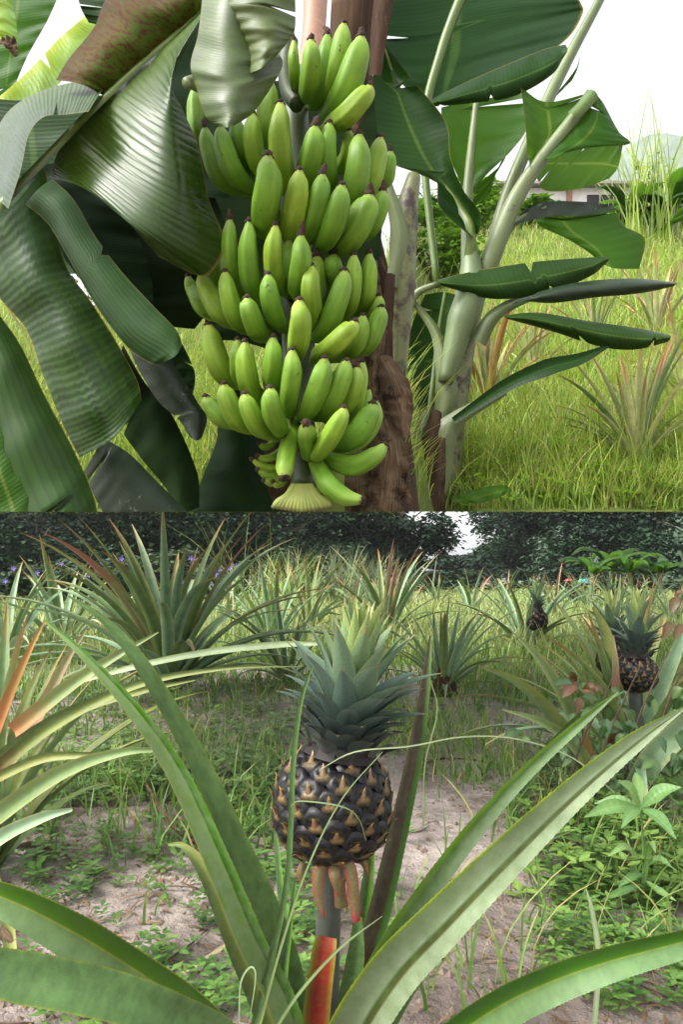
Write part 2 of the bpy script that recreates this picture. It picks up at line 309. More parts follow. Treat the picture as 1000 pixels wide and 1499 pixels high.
# fruit eye
def eye_mat():
    g = NG('fruit_eye_skin'); uv = g.n('ShaderNodeUVMap').outputs[0]; sp = g.n('ShaderNodeSeparateXYZ'); g.l(uv, sp.inputs[0])
    x = g.math('SUBTRACT', sp.outputs[0], .5); y = g.math('SUBTRACT', sp.outputs[1], .5)
    ax = g.math('ABSOLUTE', x)
    geo = g.n('ShaderNodeTexCoord').outputs['Object']; nn = g.noise(160, geo, 4, .6)
    n3 = g.noise(55, geo, 3, .6)
    # tan flare: a triangle that widens downwards from the middle of the eye
    tri = g.math('SUBTRACT', g.math('ADD', g.math('MULTIPLY', y, -.75), .06), ax)
    tri = g.math('ADD', tri, g.math('MULTIPLY', g.math('SUBTRACT', nn, .5), .5))
    f = g.math('MULTIPLY', g.lin(tri, -.03, .09), g.lin(y, -.42, -.12))
    f = g.math('MULTIPLY', f, g.lin(y, .17, .08))
    base = g.mix(g.lin(n3, .35, .7), S(6, 6, 9), S(32, 29, 32))
    col = g.mix(g.math('MULTIPLY', f, g.lin(n3, .35, .65, .25, .8)), base, g.mix(g.lin(nn, .4, .6), S(168, 136, 86), S(118, 100, 50)))
    # green-gold rim at the top of the flare
    r2 = g.math('MULTIPLY', g.lin(g.math('ABSOLUTE', g.math('SUBTRACT', y, .1)), .09, .02), g.lin(ax, .22, .08))
    col = g.mix(g.math('MULTIPLY', r2, .22), col, S(120, 112, 46))
    oi = g.n('ShaderNodeObjectInfo').outputs['Random']; h = g.n('ShaderNodeHueSaturation'); g.l(col, h.inputs['Color']); g.l(g.lin(oi, 0, 1, .75, 1.35), h.inputs['Value'])
    b = g.n('ShaderNodeBsdfPrincipled'); g.l(h.outputs[0], b.inputs['Base Color']); g.l(g.lin(nn, .3, .7, .2, .5), b.inputs['Roughness']); b.inputs['Specular IOR Level'].default_value = .28
    bp = g.n('ShaderNodeBump'); bp.inputs['Strength'].default_value = .5; bp.inputs['Distance'].default_value = .0012; g.l(nn, bp.inputs['Height']); g.l(bp.outputs[0], b.inputs['Normal'])
    g.l(b.outputs[0], g.out.inputs[0]); return g.m
M['eye'] = eye_mat()
M['eyebr'] = leaf_mat('fruit_eye_bract', [(0, S(96, 70, 48)), (.5, S(124, 98, 64)), (1, S(100, 66, 48))], rough=.6, trans=.1, tip=(S(190, 150, 112), .6), lscale=80)
M['core'] = rough_mat('fruit_core_dark', S(12, 10, 12), S(40, 30, 26), 60, rough=.6, bump=.001)
M['stem'] = leaf_mat('fruit_stem_grey', [(0, S(72, 80, 71)), (.5, S(90, 97, 88)), (1, S(72, 80, 71))], rough=.6, trans=0, mott=(S(105, 99, 92), .4))
# vegetation
M['grass_lo'] = leaf_mat('field_grass', [(0, S(102, 144, 64))], rough=.5, trans=.3, tcol=S(135, 171, 63), attr=True, var=.0, lscale=.6, tip=(S(135, 151, 86), .5))
M['grass_far'] = leaf_mat('far_field_grass', [(0, S(140, 172, 92))], rough=.6, trans=.25, tcol=S(150, 185, 80), attr=True, var=.0, lscale=.4, tip=(S(160, 172, 112), .4))
M['grass_up'] = leaf_mat('bank_grass', [(0, S(128, 160, 58))], rough=.5, trans=.35, tcol=S(186, 204, 84), attr=True, var=.0, lscale=1, tip=(S(176, 196, 84), .6))
M['weed'] = leaf_mat('weed_leaf', [(0, S(85, 124, 52)), (.5, S(103, 141, 68)), (1, S(85, 124, 52))], rough=.5, trans=.25, tcol=S(127, 170, 59), attr=True, lscale=20)
M['weed_up'] = leaf_mat('bank_weed_leaf', [(0, S(120, 164, 50)), (.5, S(140, 180, 66)), (1, S(120, 164, 50))], rough=.5, trans=.3, tcol=S(170, 205, 60), attr=True, lscale=20)
M['weed2'] = leaf_mat('broad_weed_leaf', [(0, S(100, 136, 71)), (.48, S(110, 146, 83)), (.5, S(149, 170, 119)), (.52, S(110, 146, 83)), (1, S(100, 136, 71))], rough=.45, trans=.25, tcol=S(127, 170, 68), vein=('v', 9, .0006, .05), lscale=20)
M['vine'] = leaf_mat('vine_leaf_dark', [(0, S(62, 94, 50)), (.5, S(86, 116, 66)), (1, S(62, 94, 50))], rough=.4, trans=.2, lscale=20, var=.2)
M['vine_red'] = leaf_mat('vine_leaf_bronze', [(0, S(95, 71, 42)), (.5, S(108, 83, 51)), (1, S(85, 61, 37))], rough=.4, trans=.2, lscale=20, var=.2)
M['twig'] = rough_mat('twig_brown', S(70, 56, 46), S(104, 88, 72), 40, rough=.9, bump=.002)
M['straw'] = leaf_mat('straw_pale', [(0, S(190, 180, 140)), (1, S(160, 150, 110))], rough=.7, trans=.1, mott=(S(130, 110, 80), .5))
M['blade'] = leaf_mat('near_grass_blade', [(0, S(110, 136, 84)), (.5, S(132, 150, 100)), (1, S(96, 124, 70))], rough=.45, trans=.2, lscale=20)
M['blade_pale'] = leaf_mat('pale_grass_blade', [(0, S(150, 170, 120)), (.5, S(176, 190, 150)), (1, S(140, 162, 110))], rough=.5, trans=.2, lscale=20)
M['treeleaf'] = leaf_mat('tree_foliage_dark', [(0, S(45, 67, 46))], spec=.2, rough=.6, trans=.12, attr=True, var=.12, lscale=.5)
M['bushleaf'] = leaf_mat('bush_foliage', [(0, S(92, 136, 44))], rough=.5, trans=.25, tcol=S(150, 190, 50), attr=True, var=.12, lscale=3)
M['bushdark'] = leaf_mat('bush_foliage_dark', [(0, S(51, 76, 40))], rough=.5, trans=.2, attr=True, var=.12, lscale=2)
M['bark'] = rough_mat('tree_bark', S(52, 44, 38), S(92, 82, 70), 6, (1, 1, .2), rough=.95, bump=.02)
M['reed'] = leaf_mat('reed_blade', [(0, S(120, 136, 96))], rough=.55, trans=.2, attr=True, lscale=1)
M['violet'] = leaf_mat('violet_petal', [(0, S(134, 112, 200))], rough=.6, trans=.2, attr=False)
def mud_mat():
    g = NG('wet_mud'); geo = g.n('ShaderNodeTexCoord').outputs['Object']
    sp = g.n('ShaderNodeSeparateXYZ'); g.l(geo, sp.inputs[0])
    big = g.noise(1.1, geo, 5, .6); mid = g.noise(7, geo, 6, .65); fine = g.noise(60, geo, 5, .7)
    vo = g.n('ShaderNodeTexVoronoi'); vo.inputs['Scale'].default_value = 26; g.l(geo, vo.inputs['Vector'])
    col = g.mix(g.lin(mid, .34, .66), S(128, 113, 105), S(188, 174, 165))
    col = g.mix(g.math('MULTIPLY', g.lin(fine, .5, .72), .5), col, S(196, 182, 170))
    col = g.mix(g.math('MULTIPLY', g.lin(big, .46, .64), .85), col, S(84, 70, 60))
    col = g.mix(g.math('MULTIPLY', g.lin(g.noise(3.1, geo, 5, .7), .56, .68), .5), col, S(96, 106, 72))
    far = g.lin(g.math('ADD', sp.outputs[1], g.math('MULTIPLY', big, 2.5)), 4.2, 7.5)
    col = g.mix(far, col, g.mix(mid, S(84, 98, 52), S(112, 120, 70)))
    b = g.n('ShaderNodeBsdfPrincipled'); g.l(col, b.inputs['Base Color']); g.l(g.lin(mid, .35, .7, .38, .8), b.inputs['Roughness'])
    hgt = g.math('ADD', g.math('ADD', g.math('MULTIPLY', mid, .6), g.math('MULTIPLY', fine, .25)), g.math('MULTIPLY', g.lin(vo.outputs['Distance'], 0, .6), .18))
    bp = g.n('ShaderNodeBump'); bp.inputs['Strength'].default_value = .9; bp.inputs['Distance'].default_value = .06; g.l(hgt, bp.inputs['Height']); g.l(bp.outputs[0], b.inputs['Normal'])
    g.l(b.outputs[0], g.out.inputs[0]); return g.m
M['mud'] = mud_mat()
M['bank'] = rough_mat('bank_soil', S(66, 82, 28), S(96, 108, 44), 3, rough=.95, bump=.02, c2=S(96, 84, 54), s2=1.3)
M['hillm'] = rough_mat('wooded_hill', S(66, 84, 66), S(104, 120, 102), .05, rough=1, bump=0, c2=S(126, 138, 116), s2=.02)
M['wallw'] = rough_mat('white_plaster', S(206, 206, 202), S(226, 226, 222), 3, rough=.9, bump=0)
M['roof'] = rough_mat('roof_sheet', S(120, 108, 100), S(150, 138, 128), 2, rough=.7, bump=0)
M['post'] = rough_mat('post_red_brown', S(110, 74, 60), S(134, 96, 80), 3, rough=.8, bump=0)
M['clod'] = rough_mat('soil_clod', S(84, 70, 60), S(140, 124, 112), 30, rough=.8, bump=.002)
M['litter'] = rough_mat('litter_brown', S(78, 58, 42), S(150, 122, 88), 9, rough=.85, bump=0)
M['teal'] = rough_mat('teal_tarp', S(30, 160, 160), S(50, 184, 180), 3, rough=.6, bump=0)
M['redt'] = rough_mat('red_tarp', S(170, 50, 66), S(190, 66, 80), 3, rough=.6, bump=0)

# ------------------------------------------------------------------ the setting: field below
def soft(n, lim, k):
    t = np.linspace(-1, 1, n); return lim * np.sinh(k * t) / math.sinh(k)
def gz(x, y):
    """height of the muddy field"""
    f = math.exp(-max(0, y - 4) / 6)
    return f * (.035 * noise.noise((x * 1.1, y * 1.1, 3)) + .016 * noise.noise((x * 4, y * 4, 7)) + .008 * noise.noise((x * 11, y * 11, 1)))
xs = soft(230, 600, 7.5); ys = soft(330, 900, 8.0) + 1.5
GV = [(x, y, gz(x, y)) for y in ys for x in xs]
ground = mk('ground', GV, grid_faces(len(ys) - 1, len(xs) - 1), M['mud'])
tag(ground, 'muddy field soil with weeds and grass', kind='structure')

# the bank above: a slope that carries the banana plants, with an undercut lip
SL = .62
def Hb(px): return .8 + .5 * float(sstep(585, 645, px))
def dlip(px): return Hb(px) / (SL - .101)
def dend(px): return 3.6 + 9.4 * float(sstep(540, 640, px))
def bz(px, d): return EYE - Hb(px) + SL * d
def bump_b(x, y, d0, d): return (.04 + .04 * noise.noise((x * 1.3, y * 1.3, 9))) * min(1, (d - d0) / .5) if d > d0 + 1e-6 else 0
pxs = np.concatenate([np.linspace(-140, 560, 24), np.linspace(575, 655, 17), np.linspace(670, 1150, 24)])
V, nb = [], 40
for side in (0, 1):
    for px in pxs:
        d0, d1 = dlip(px), dend(px)
        for k in range(nb + 1):
            t = (k / nb) ** 1.5; d = d0 + (d1 - d0) * t; x = (px - 500) / 1000 * d
            z = bz(px, d) + bump_b(x, d, d0, d)
            if side: z = bz(px, d) - min(.3, .42 * (d - d0)) - (.002 if k else 0)
            V.append((x, d, z))
n1 = len(pxs) * (nb + 1)
F = [f[::-1] for f in grid_faces(len(pxs) - 1, nb)] + [tuple(n1 + i for i in f) for f in grid_faces(len(pxs) - 1, nb)]
for i in range(len(pxs) - 1):
    a, b = i * (nb + 1), (i + 1) * (nb + 1)
    F.append((a, b, n1 + b, n1 + a)); F.append((a + nb, n1 + a + nb, n1 + b + nb, b + nb))
for k in range(nb):
    e = (len(pxs) - 1) * (nb + 1)
    F.append((k, k + 1, n1 + k + 1, n1 + k)[::-1]); F.append((e + k, e + k + 1, n1 + e + k + 1, n1 + e + k))
bank = mk('hillside', V, F, M['bank'])
tag(bank, 'steep grassy bank carrying the banana plants', kind='structure')

# far hills to the right
def hill(name, c, r, h, seed, mat, label):
    V, n, m = [], 26, 64
    for i in range(n + 1):
        t = i / n
        for k in range(m):
            a = 2 * math.pi * k / m
            rr = r * t * (1 + .16 * noise.noise((math.cos(a) * 1.3, math.sin(a) * 1.3, seed)))
            z = h * (1 - t ** 6) * (1 + .05 * noise.noise((math.cos(a) * t * 4, math.sin(a) * t * 4, seed + 3)))
            V.append((c[0] + rr * math.cos(a), c[1] + rr * math.sin(a), z - .5))
    return tag(mk(name, V, grid_faces(n, m, close=True), mat), label, kind='structure')
hill('hills', (300, 600, 0), 160, 348, 2, M['hillm'], 'far wooded hill under white sky')
hill('hills', (46, 66, 0), 26, 34, 5, M['hillm'], 'nearer rise carrying the house')

# ------------------------------------------------------------------ the mother banana plant and its hanging leaves
mp = thing('banana_plant', 'tall fruiting banana plant with wet drooping leaves around the bunch', 'banana plant', P(560, 740, 1.6))
def stem_shape(a, t): return 1 + .07 * math.sin(3 * a + 5 * t) + .04 * math.sin(7 * a - 9 * t)
tube_px('pseudostem', [(556, 775, 1.62), (550, 600, 1.60), (546, 450, 1.58), (516, 300, 1.56), (514, 120, 1.54), (522, -60, 1.52)], [112, 84, 66, 70, 64, 62], M['dry_dark'], mp, 18, 40, clip=True, shape=stem_shape)
tube_px('leaf_sheath', [(582, 560, 1.52), (588, 420, 1.5), (592, 330, 1.5), (606, 258, 1.5)], [22, 40, 40, 20], M['stem_br'], mp, 12, 24)
leaf_px('leaf_sheath', [(575, 420, 1.47), (585, 340, 1.46), (562, 250, 1.46)], [22, 26, 12], M['petiole'], mp, cup=-.5)
leaf_px('leaf_sheath', [(549, 110, 1.42), (556, 40, 1.42), (566, -30, 1.42)], [18, 26, 30], M['dry_dark'], mp, cup=-.4)
for pts, wd in (([(548, 380, 1.42), (552, 480, 1.4), (545, 560, 1.4), (552, 640, 1.4)], [10, 26, 30, 14]),
                ([(560, 520, 1.4), (580, 565, 1.37), (588, 600, 1.36), (594, 640, 1.36)], [26, 46, 38, 10]),
                ([(556, 600, 1.4), (570, 660, 1.36), (566, 720, 1.36), (560, 775, 1.36)], [36, 56, 58, 52]),
                ([(520, 640, 1.42), (528, 700, 1.4), (530, 775, 1.4)], [30, 48, 50]),
                ([(572, 400, 1.44), (566, 520, 1.44), (578, 640, 1.44), (584, 770, 1.44)], [14, 20, 24, 30]),
                ([(380, 640, 1.5), (392, 700, 1.5), (400, 770, 1.5)], [60, 70, 70])):
    leaf_px('dry_sheath', pts, wd, M['dry'] if wd[1] > 25 and pts[0][0] > 450 else M['dry_dark'], mp, cup=-.5, clip=True, wave=.28, nv=40, nu=12)
tube_px('fruit_stalk', [(462, -60, 1.42), (462, 0, 1.42), (458, 60, 1.41), (448, 120, 1.4)], [36, 36, 34, 32], M['peduncle'], mp, 12, 16)

L = lambda rows, d, mat, **k: patch('leaf', rows, d, M[mat], mp, **{**dict(tears=1, nv=54), **k})
D4 = [1.21, 1.14, 1.12, 1.2]
rw = [[(300, 12), (302, 14), (305, 10), (312, 4)], [(255, 50), (262, 70), (258, 92), (252, 116)], [(200, 97), (232, 130), (252, 148), (266, 158)],
      [(160, 135), (210, 170), (255, 198), (290, 215)], [(125, 170), (190, 230), (260, 270), (305, 290)], [(95, 205), (170, 265), (250, 318), (328, 358)],
      [(80, 235), (145, 285), (215, 345), (298, 404)], [(72, 260), (116, 273), (168, 306), (232, 376)]]
lf1 = L([[(q[0], q[1], D4[i]) for i, q in enumerate(r)] for r in rw], 1.15, 'bl_gloss', nv=60, nu=26, ripple=.002)
rb = leaf_px('midrib', [(318, -8, 1.2), (255, 50, 1.195), (200, 97, 1.19), (125, 168, 1.18), (60, 235, 1.17), (0, 297, 1.15), (-60, 360, 1.1)], [8, 9, 10, 12, 14, 16, 18], M['midrib'], mp, cup=-.5)
L([[(300, 12), (282, -5), (250, -30)], [(255, 50), (212, 20), (165, -10)], [(205, 95), (172, 62), (137, 42)], [(165, 128), (128, 104), (100, 88)], [(150, 140), (118, 124), (82, 118)]], 1.2, 'bl_brown', bulge=-.03)
L([[(a_[0], a_[1], 1.27 - .075 * q_) for q_, a_ in enumerate(r_)] for r_ in [[(172, 112), (152, 130), (130, 164)], [(112, 120), (106, 142), (98, 168)], [(60, 134), (62, 152), (64, 172)], [(16, 160), (28, 178), (42, 198)], [(-10, 200), (10, 226), (30, 250)], [(-32, 258), (-10, 286), (12, 306)]]], 1.2, 'bl_gloss')
L([[(76, 262), (55, 278), (37, 299)], [(108, 293), (84, 306), (70, 328)], [(138, 344), (116, 360), (99, 376)], [(178, 398), (156, 420), (139, 446)], [(225, 449), (202, 476), (184, 506)], [(258, 483), (246, 505), (218, 531)], [(267, 505), (256, 522), (234, 533)]], 1.1, 'bl_strip', bulge=-.014, ripple=.001)
L([[(66, 246), (20, 300), (-40, 360)], [(92, 378), (45, 392), (-4, 432)], [(132, 440), (84, 458), (38, 482)], [(170, 500), (115, 530), (62, 548)], [(200, 556), (146, 600), (92, 622)], [(207, 586), (168, 640), (116, 670)]], 1.15, 'bl_gloss2', bulge=-.05, nv=50, tears=0)
L([[(0, 462), (-22, 480), (-70, 500)], [(30, 506), (-2, 540), (-70, 580)], [(66, 580), (22, 620), (-60, 680)], [(106, 655), (52, 700), (-50, 760)], [(134, 718), (82, 770), (-40, 820)], [(146, 762), (92, 810), (-30, 870)]], 1.02, 'bl_strip', bulge=-.05)
L([[(-10, 540), (-30, 560), (-60, 580)], [(12, 600), (-20, 620), (-60, 650)], [(40, 660), (0, 690), (-50, 720)], [(66, 720), (20, 750), (-50, 790)], [(82, 770), (30, 800), (-50, 850)]], .99, 'bl_mid', bulge=-.02)
# leaves hanging behind; dark sheets among them paint the under-leaf shade
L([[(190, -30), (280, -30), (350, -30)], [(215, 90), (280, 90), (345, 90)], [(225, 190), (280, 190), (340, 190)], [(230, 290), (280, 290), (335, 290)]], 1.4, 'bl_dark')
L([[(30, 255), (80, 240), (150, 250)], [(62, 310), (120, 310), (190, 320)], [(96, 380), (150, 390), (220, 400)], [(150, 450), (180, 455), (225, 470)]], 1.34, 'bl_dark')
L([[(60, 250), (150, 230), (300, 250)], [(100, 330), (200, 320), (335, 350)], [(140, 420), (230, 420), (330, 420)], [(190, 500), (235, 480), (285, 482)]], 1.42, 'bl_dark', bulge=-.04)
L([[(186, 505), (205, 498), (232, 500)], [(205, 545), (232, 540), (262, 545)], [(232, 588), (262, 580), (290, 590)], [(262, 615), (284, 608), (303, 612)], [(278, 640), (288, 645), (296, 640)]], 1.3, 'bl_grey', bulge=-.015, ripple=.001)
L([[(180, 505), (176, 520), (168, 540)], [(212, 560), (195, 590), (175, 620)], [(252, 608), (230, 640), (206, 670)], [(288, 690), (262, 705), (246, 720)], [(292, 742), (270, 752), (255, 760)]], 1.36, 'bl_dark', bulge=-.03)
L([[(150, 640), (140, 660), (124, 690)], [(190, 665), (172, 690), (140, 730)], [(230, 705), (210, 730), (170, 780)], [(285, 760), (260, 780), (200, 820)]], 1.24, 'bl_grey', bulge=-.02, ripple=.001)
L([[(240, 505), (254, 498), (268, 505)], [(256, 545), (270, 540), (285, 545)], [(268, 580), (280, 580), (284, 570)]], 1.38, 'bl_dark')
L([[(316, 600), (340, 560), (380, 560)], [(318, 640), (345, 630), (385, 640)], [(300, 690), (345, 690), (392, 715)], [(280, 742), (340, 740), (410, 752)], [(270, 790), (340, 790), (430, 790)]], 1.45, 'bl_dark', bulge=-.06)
# pale folded flaps over the top of the bunch
L([[(298, -20), (340, -20), (390, -20)], [(290, 50), (335, 60), (402, 66)], [(279, 95), (335, 105), (414, 91)], [(288, 132), (340, 132), (405, 116)], [(301, 172), (338, 164), (374, 162)], [(318, 185), (335, 187), (352, 180)]], 1.06, 'bl_dull', bulge=-.05)
L([[(312, -20), (370, -25), (432, -15)], [(340, 28), (385, 25), (432, 42)], [(364, 70), (394, 64), (422, 62)], [(366, 108), (382, 101), (398, 90)]], 1.02, 'bl_dull', bulge=-.03, seed=2)
tube_px('leaf_stub', [(298, 128, 1.1), (284, 122, 1.08), (273, 122, 1.06)], [22, 20, 15], M['petiole'], mp, 10, 8)
# backlit leaves in the upper left
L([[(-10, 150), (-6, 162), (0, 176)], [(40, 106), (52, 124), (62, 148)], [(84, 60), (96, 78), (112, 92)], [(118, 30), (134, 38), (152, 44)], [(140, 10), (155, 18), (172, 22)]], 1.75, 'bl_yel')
L([[(-30, -20), (30, -30), (92, -20)], [(-20, 40), (22, 40), (70, 30)], [(-20, 100), (14, 90), (40, 84)], [(-20, 160), (6, 150), (16, 140)]], 1.95, 'bl_mid')
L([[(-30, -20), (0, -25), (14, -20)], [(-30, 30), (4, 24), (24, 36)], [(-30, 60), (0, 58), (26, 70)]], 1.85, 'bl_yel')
L([[(110, -20), (160, -20), (225, -20)], [(118, 12), (160, 18), (205, 20)], [(130, 34), (158, 40), (180, 38)]], 1.5, 'bl_deep')
L([[(-60, 140), (40, 148), (150, 140)], [(-60, 230), (50, 236), (150, 230)], [(-60, 300), (60, 320), (150, 330)], [(-10, 380), (80, 400), (150, 400)]], 1.62, 'bl_deep')
leaf_px('dead_tip', [(0, 62, 1.8), (16, 66, 1.8), (24, 84, 1.8)], [8, 20, 6], M['dry'], mp, wave=.3)
L([[(300, 250), (330, 240), (420, 250)], [(300, 400), (350, 400), (430, 400)], [(300, 500), (350, 500), (420, 520)]], 1.52, 'bl_dark')  # dark sheets behind the bunch, their colour stands for shade in its gaps
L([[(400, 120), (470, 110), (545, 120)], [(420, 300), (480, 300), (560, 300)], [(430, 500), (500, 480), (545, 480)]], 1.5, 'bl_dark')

# ------------------------------------------------------------------ the bunch
bunch = thing('banana_bunch', 'large bunch of unripe green bananas hanging from the fruiting plant', 'banana bunch', P(440, 740, 1.3))
tube_px('stalk', [(448, 110, 1.4), (432, 170, 1.34), (436, 260, 1.34), (436, 400, 1.34), (438, 560, 1.32), (444, 650, 1.3), (444, 712, 1.29)], [32, 40, 52, 54, 46, 34, 38], M['stalk'], bunch, 12, 40)
tube_px('stalk_branch', [(424, 60, 1.26), (420, 100, 1.26), (424, 135, 1.26), (436, 154, 1.25)], [26, 28, 26, 24], M['stalk'], bunch, 12, 16)
def fz(X, Y, W, x2, y2, k):   # coordinates in two enlarged views of the bunch
    if k == 6: return (260 + .34 * X, 30 + .34 * Y, 260 + .34 * x2, 30 + .34 * y2, .34 * W)
    return (260 + .34 * X, 380 + .34 * Y, 260 + .34 * x2, 380 + .34 * y2, .34 * W)
FG = [  # tip x, tip y, bottom x, bottom y, width, view, extra depth
 (500, 90, 512, 320, 50, 6, .03), (575, 90, 560, 335, 95, 6, .0), (645, 68, 600, 360, 84, 6, .03), (715, 22, 655, 350, 105, 6, .01), (790, 78, 690, 400, 125, 6, -.02), (828, 285, 690, 455, 92, 6, -.03),
 (75, 290, 105, 560, 80, 6, .06), (118, 468, 200, 730, 95, 6, .01), (185, 462, 265, 715, 100, 6, -.01), (255, 430, 290, 640, 90, 6, .03), (322, 408, 345, 660, 95, 6, .01), (395, 265, 400, 620, 105, 6, .05), (442, 362, 462, 720, 110, 6, .0), (390, 590, 358, 910, 126, 6, -.05),
 (592, 462, 545, 715, 110, 6, .01), (652, 448, 652, 740, 95, 6, .02), (738, 480, 720, 640, 75, 6, .05), (782, 498, 742, 815, 110, 6, .0), (872, 510, 800, 780, 100, 6, .02), (917, 568, 880, 730, 76, 6, .04),
 (525, 652, 478, 940, 105, 6, -.02), (624, 668, 565, 940, 105, 6, -.02), (707, 715, 640, 970, 115, 6, -.03), (826, 755, 725, 980, 122, 6, -.02), (884, 738, 820, 930, 92, 6, .0),
 (225, 862, 240, 1180, 86, 6, .0), (308, 872, 325, 1200, 92, 6, -.01), (420, 888, 425, 1160, 88, 6, -.02), (532, 930, 512, 1180, 92, 6, -.03), (760, 1015, 730, 1280, 84, 6, .01), (826, 1008, 800, 1260, 84, 6, .02),
 (150, 1010, 180, 1180, 80, 6, .05), (265, 980, 280, 1200, 80, 6, .04), (480, 950, 470, 1180, 80, 6, .04), (600, 1020, 600, 1200, 90, 6, .05), (670, 1010, 690, 1150, 90, 6, .05),
 (575, 32, 585, 280, 92, 7, -.02), (720, 52, 630, 330, 105, 7, -.01), (868, 160, 830, 300, 76, 7, .03), (878, 208, 800, 400, 92, 7, .0),
 (46, 75, 130, 255, 74, 7, .04), (105, 65, 215, 280, 100, 7, .01), (205, 58, 262, 300, 95, 7, -.01), (300, 168, 350, 335, 96, 7, -.04), (390, 68, 430, 290, 90, 7, -.03), (525, 178, 510, 425, 100, 7, -.05),
 (762, 268, 620, 425, 100, 7, -.03), (798, 244, 745, 420, 86, 7, .0),
 (135, 285, 205, 530, 112, 7, .02), (258, 348, 268, 550, 72, 7, .03), (290, 358, 325, 610, 95, 7, .0), (412, 338, 400, 570, 86, 7, -.01), (495, 392, 475, 660, 92, 7, -.03), (632, 428, 555, 680, 105, 7, -.03), (726, 438, 640, 670, 100, 7, -.02), (772, 465, 720, 680, 86, 7, -.01), (796, 445, 740, 720, 80, 7, .02),
 (122, 592, 225, 715, 86, 7, .0), (200, 540, 275, 730, 90, 7, -.01), (290, 580, 365, 755, 92, 7, -.03), (400, 555, 435, 745, 95, 7, -.04),
 (716, 640, 615, 845, 95, 7, -.04), (820, 560, 750, 730, 66, 7, .03), (840, 622, 735, 805, 108, 7, -.01),
]
def finger(pts, rad, label=None):
    """curved five-sided fruit from its root in the bunch to its dark tip"""
    ph = random.random() * 6.28; w5 = random.uniform(.75, 1.1)
    def shp(a, t):
        m5 = 2 * math.pi / 5; b_ = ((a + ph) % m5) - m5 / 2; q_ = math.cos(m5 / 2) / math.cos(b_)
        k_ = w5 * (.25 + .75 * math.sin(math.pi * min(1, .12 + t * .88)))
        return 1.07 * ((1 - k_) * .94 + k_ * q_) * (1 + .012 * math.sin(9 * t + ph))
    v, f, uv = tube_geo(pts, rad, 20, 22, shp)
    b = mk('banana', v, f, M['banana'], bunch, uv)
    c = cr(pts, 22); tdir = Vector(c[-1] - c[-2]).normalized(); e = Vector(c[-1])
    r = rad[-1]
    k = random.random()
    ll = .004 + .016 * max(0, random.random() - .25) if e.z > P(0, 430, 1.3).z else .003
    side = Vector((random.uniform(-1, 1), random.uniform(-1, 1), random.uniform(-.3, .6))) * .005 * (ll / .01)
    tv, tf, tuv = tube_geo([e - tdir * .003, e + tdir * .001, e + tdir * (.002 + ll * .5) + side * .3, e + tdir * (.002 + ll) + side], [r * 1.2, r * 1.3, r * .9, r * .5], 7, 6, lambda a, t: 1 + .25 * math.sin(3 * a + 9 * t))
    mk('tip', tv, tf, M['tipb'], b, tuv)
for (tx, ty, bx, by, wd, k, dd) in FG:
    tx, ty, bx, by, wd = fz(tx, ty, wd, bx, by, k)
    cx = 436
    fr = lambda x: 1.36 - .17 * math.sqrt(max(.05, 1 - ((x - cx) / 165) ** 2))
    dt = fr(tx) - .015 + dd; db = fr(bx) + .03 + dd * .8
    r = wd * random.uniform(.94, 1.02) * (dt + db) / 4000
    rise = by - ty
    # root: back to the stalk, a little under the visible bottom
    rx = bx + (cx - bx) * .42; ry = by + 6
    out_ = (tx - bx) * .10
    bow = -1 if bx < tx else 1
    pts = [P(rx, ry, db + .085), P(bx + (cx - bx) * .12, by - wd * .10, db + .03), P(bx + (tx - bx) * .22 + bow * -.06 * wd, by - rise * .26, (db * .72 + dt * .28) - .008), P(bx + (tx - bx) * .62 - bow * .10 * wd, by - rise * .63, dt - .004), P(tx - (tx - bx) * .06, ty + rise * .14, dt - .004), P(tx, ty - 1, dt - .006)]
    finger(pts, [r * .3, r * .5, r * .78, r * .94, r * 1.0, r * 1.02, r * .99, r * .93, r * .83, r * .68, r * .48, r * .3])
# fingers of the last hand that point sideways, down and at the viewer
def fpx(pts, wpx):
    finger([P(*q) for q in pts], [x * 1.2 / 2000 for x in wpx])
Z = lambda X, Y, d: (260 + .34 * X, 380 + .34 * Y, d)
fpx([Z(560, 850, 1.3), Z(565, 835, 1.25), Z(560, 780, 1.2), Z(556, 740, 1.165), Z(555, 704, 1.15)], [14, 26, 30, 28, 12])
fpx([Z(600, 850, 1.3), Z(665, 868, 1.25), Z(760, 890, 1.22), Z(850, 845, 1.2), Z(895, 800, 1.2)], [16, 28, 33, 28, 12])
fpx([Z(575, 840, 1.3), Z(610, 900, 1.25), Z(650, 965, 1.21), Z(720, 1020, 1.2), Z(798, 1036, 1.19)], [18, 30, 33, 28, 12])
fpx([Z(500, 690, 1.29), Z(490, 760, 1.24), Z(472, 840, 1.2), Z(462, 905, 1.18), Z(458, 940, 1.17)], [18, 28, 29, 27, 12])
fpx([Z(600, 800, 1.33), Z(700, 815, 1.3), Z(800, 760, 1.28), Z(850, 680, 1.28), Z(850, 610, 1.28)], [14, 28, 30, 26, 12])
for a, b_, w_ in (((400, 850), (345, 845), 14), ((410, 900), (320, 860), 13), ((420, 930), (345, 905), 14), ((430, 945), (370, 950), 15), ((390, 800), (350, 790), 11), ((440, 960), (410, 955), 12)):
    fpx([Z(a[0] + 40, a[1] - 30, 1.33), Z(a[0] + 10, a[1], 1.3), Z((a[0] + b_[0]) / 2, (a[1] + b_[1]) / 2 + 12, 1.29), Z(b_[0], b_[1], 1.28)], [8, w_, w_, 6])
for k in range(15):              # fan of small scales at the cut end of the stalk
    a = (k - 7) / 7
    leaf_px('scale', [(442 + a * 12, 708, 1.255), (442 + a * 22, 724, 1.24), (442 + a * 36, 738 - abs(a) * 4, 1.235), (442 + a * 44, 752 - abs(a) * 8, 1.24)], [8, 9, 9, 6], M['floret'], bunch, cup=-.5, nv=8, nu=4, clip=True)

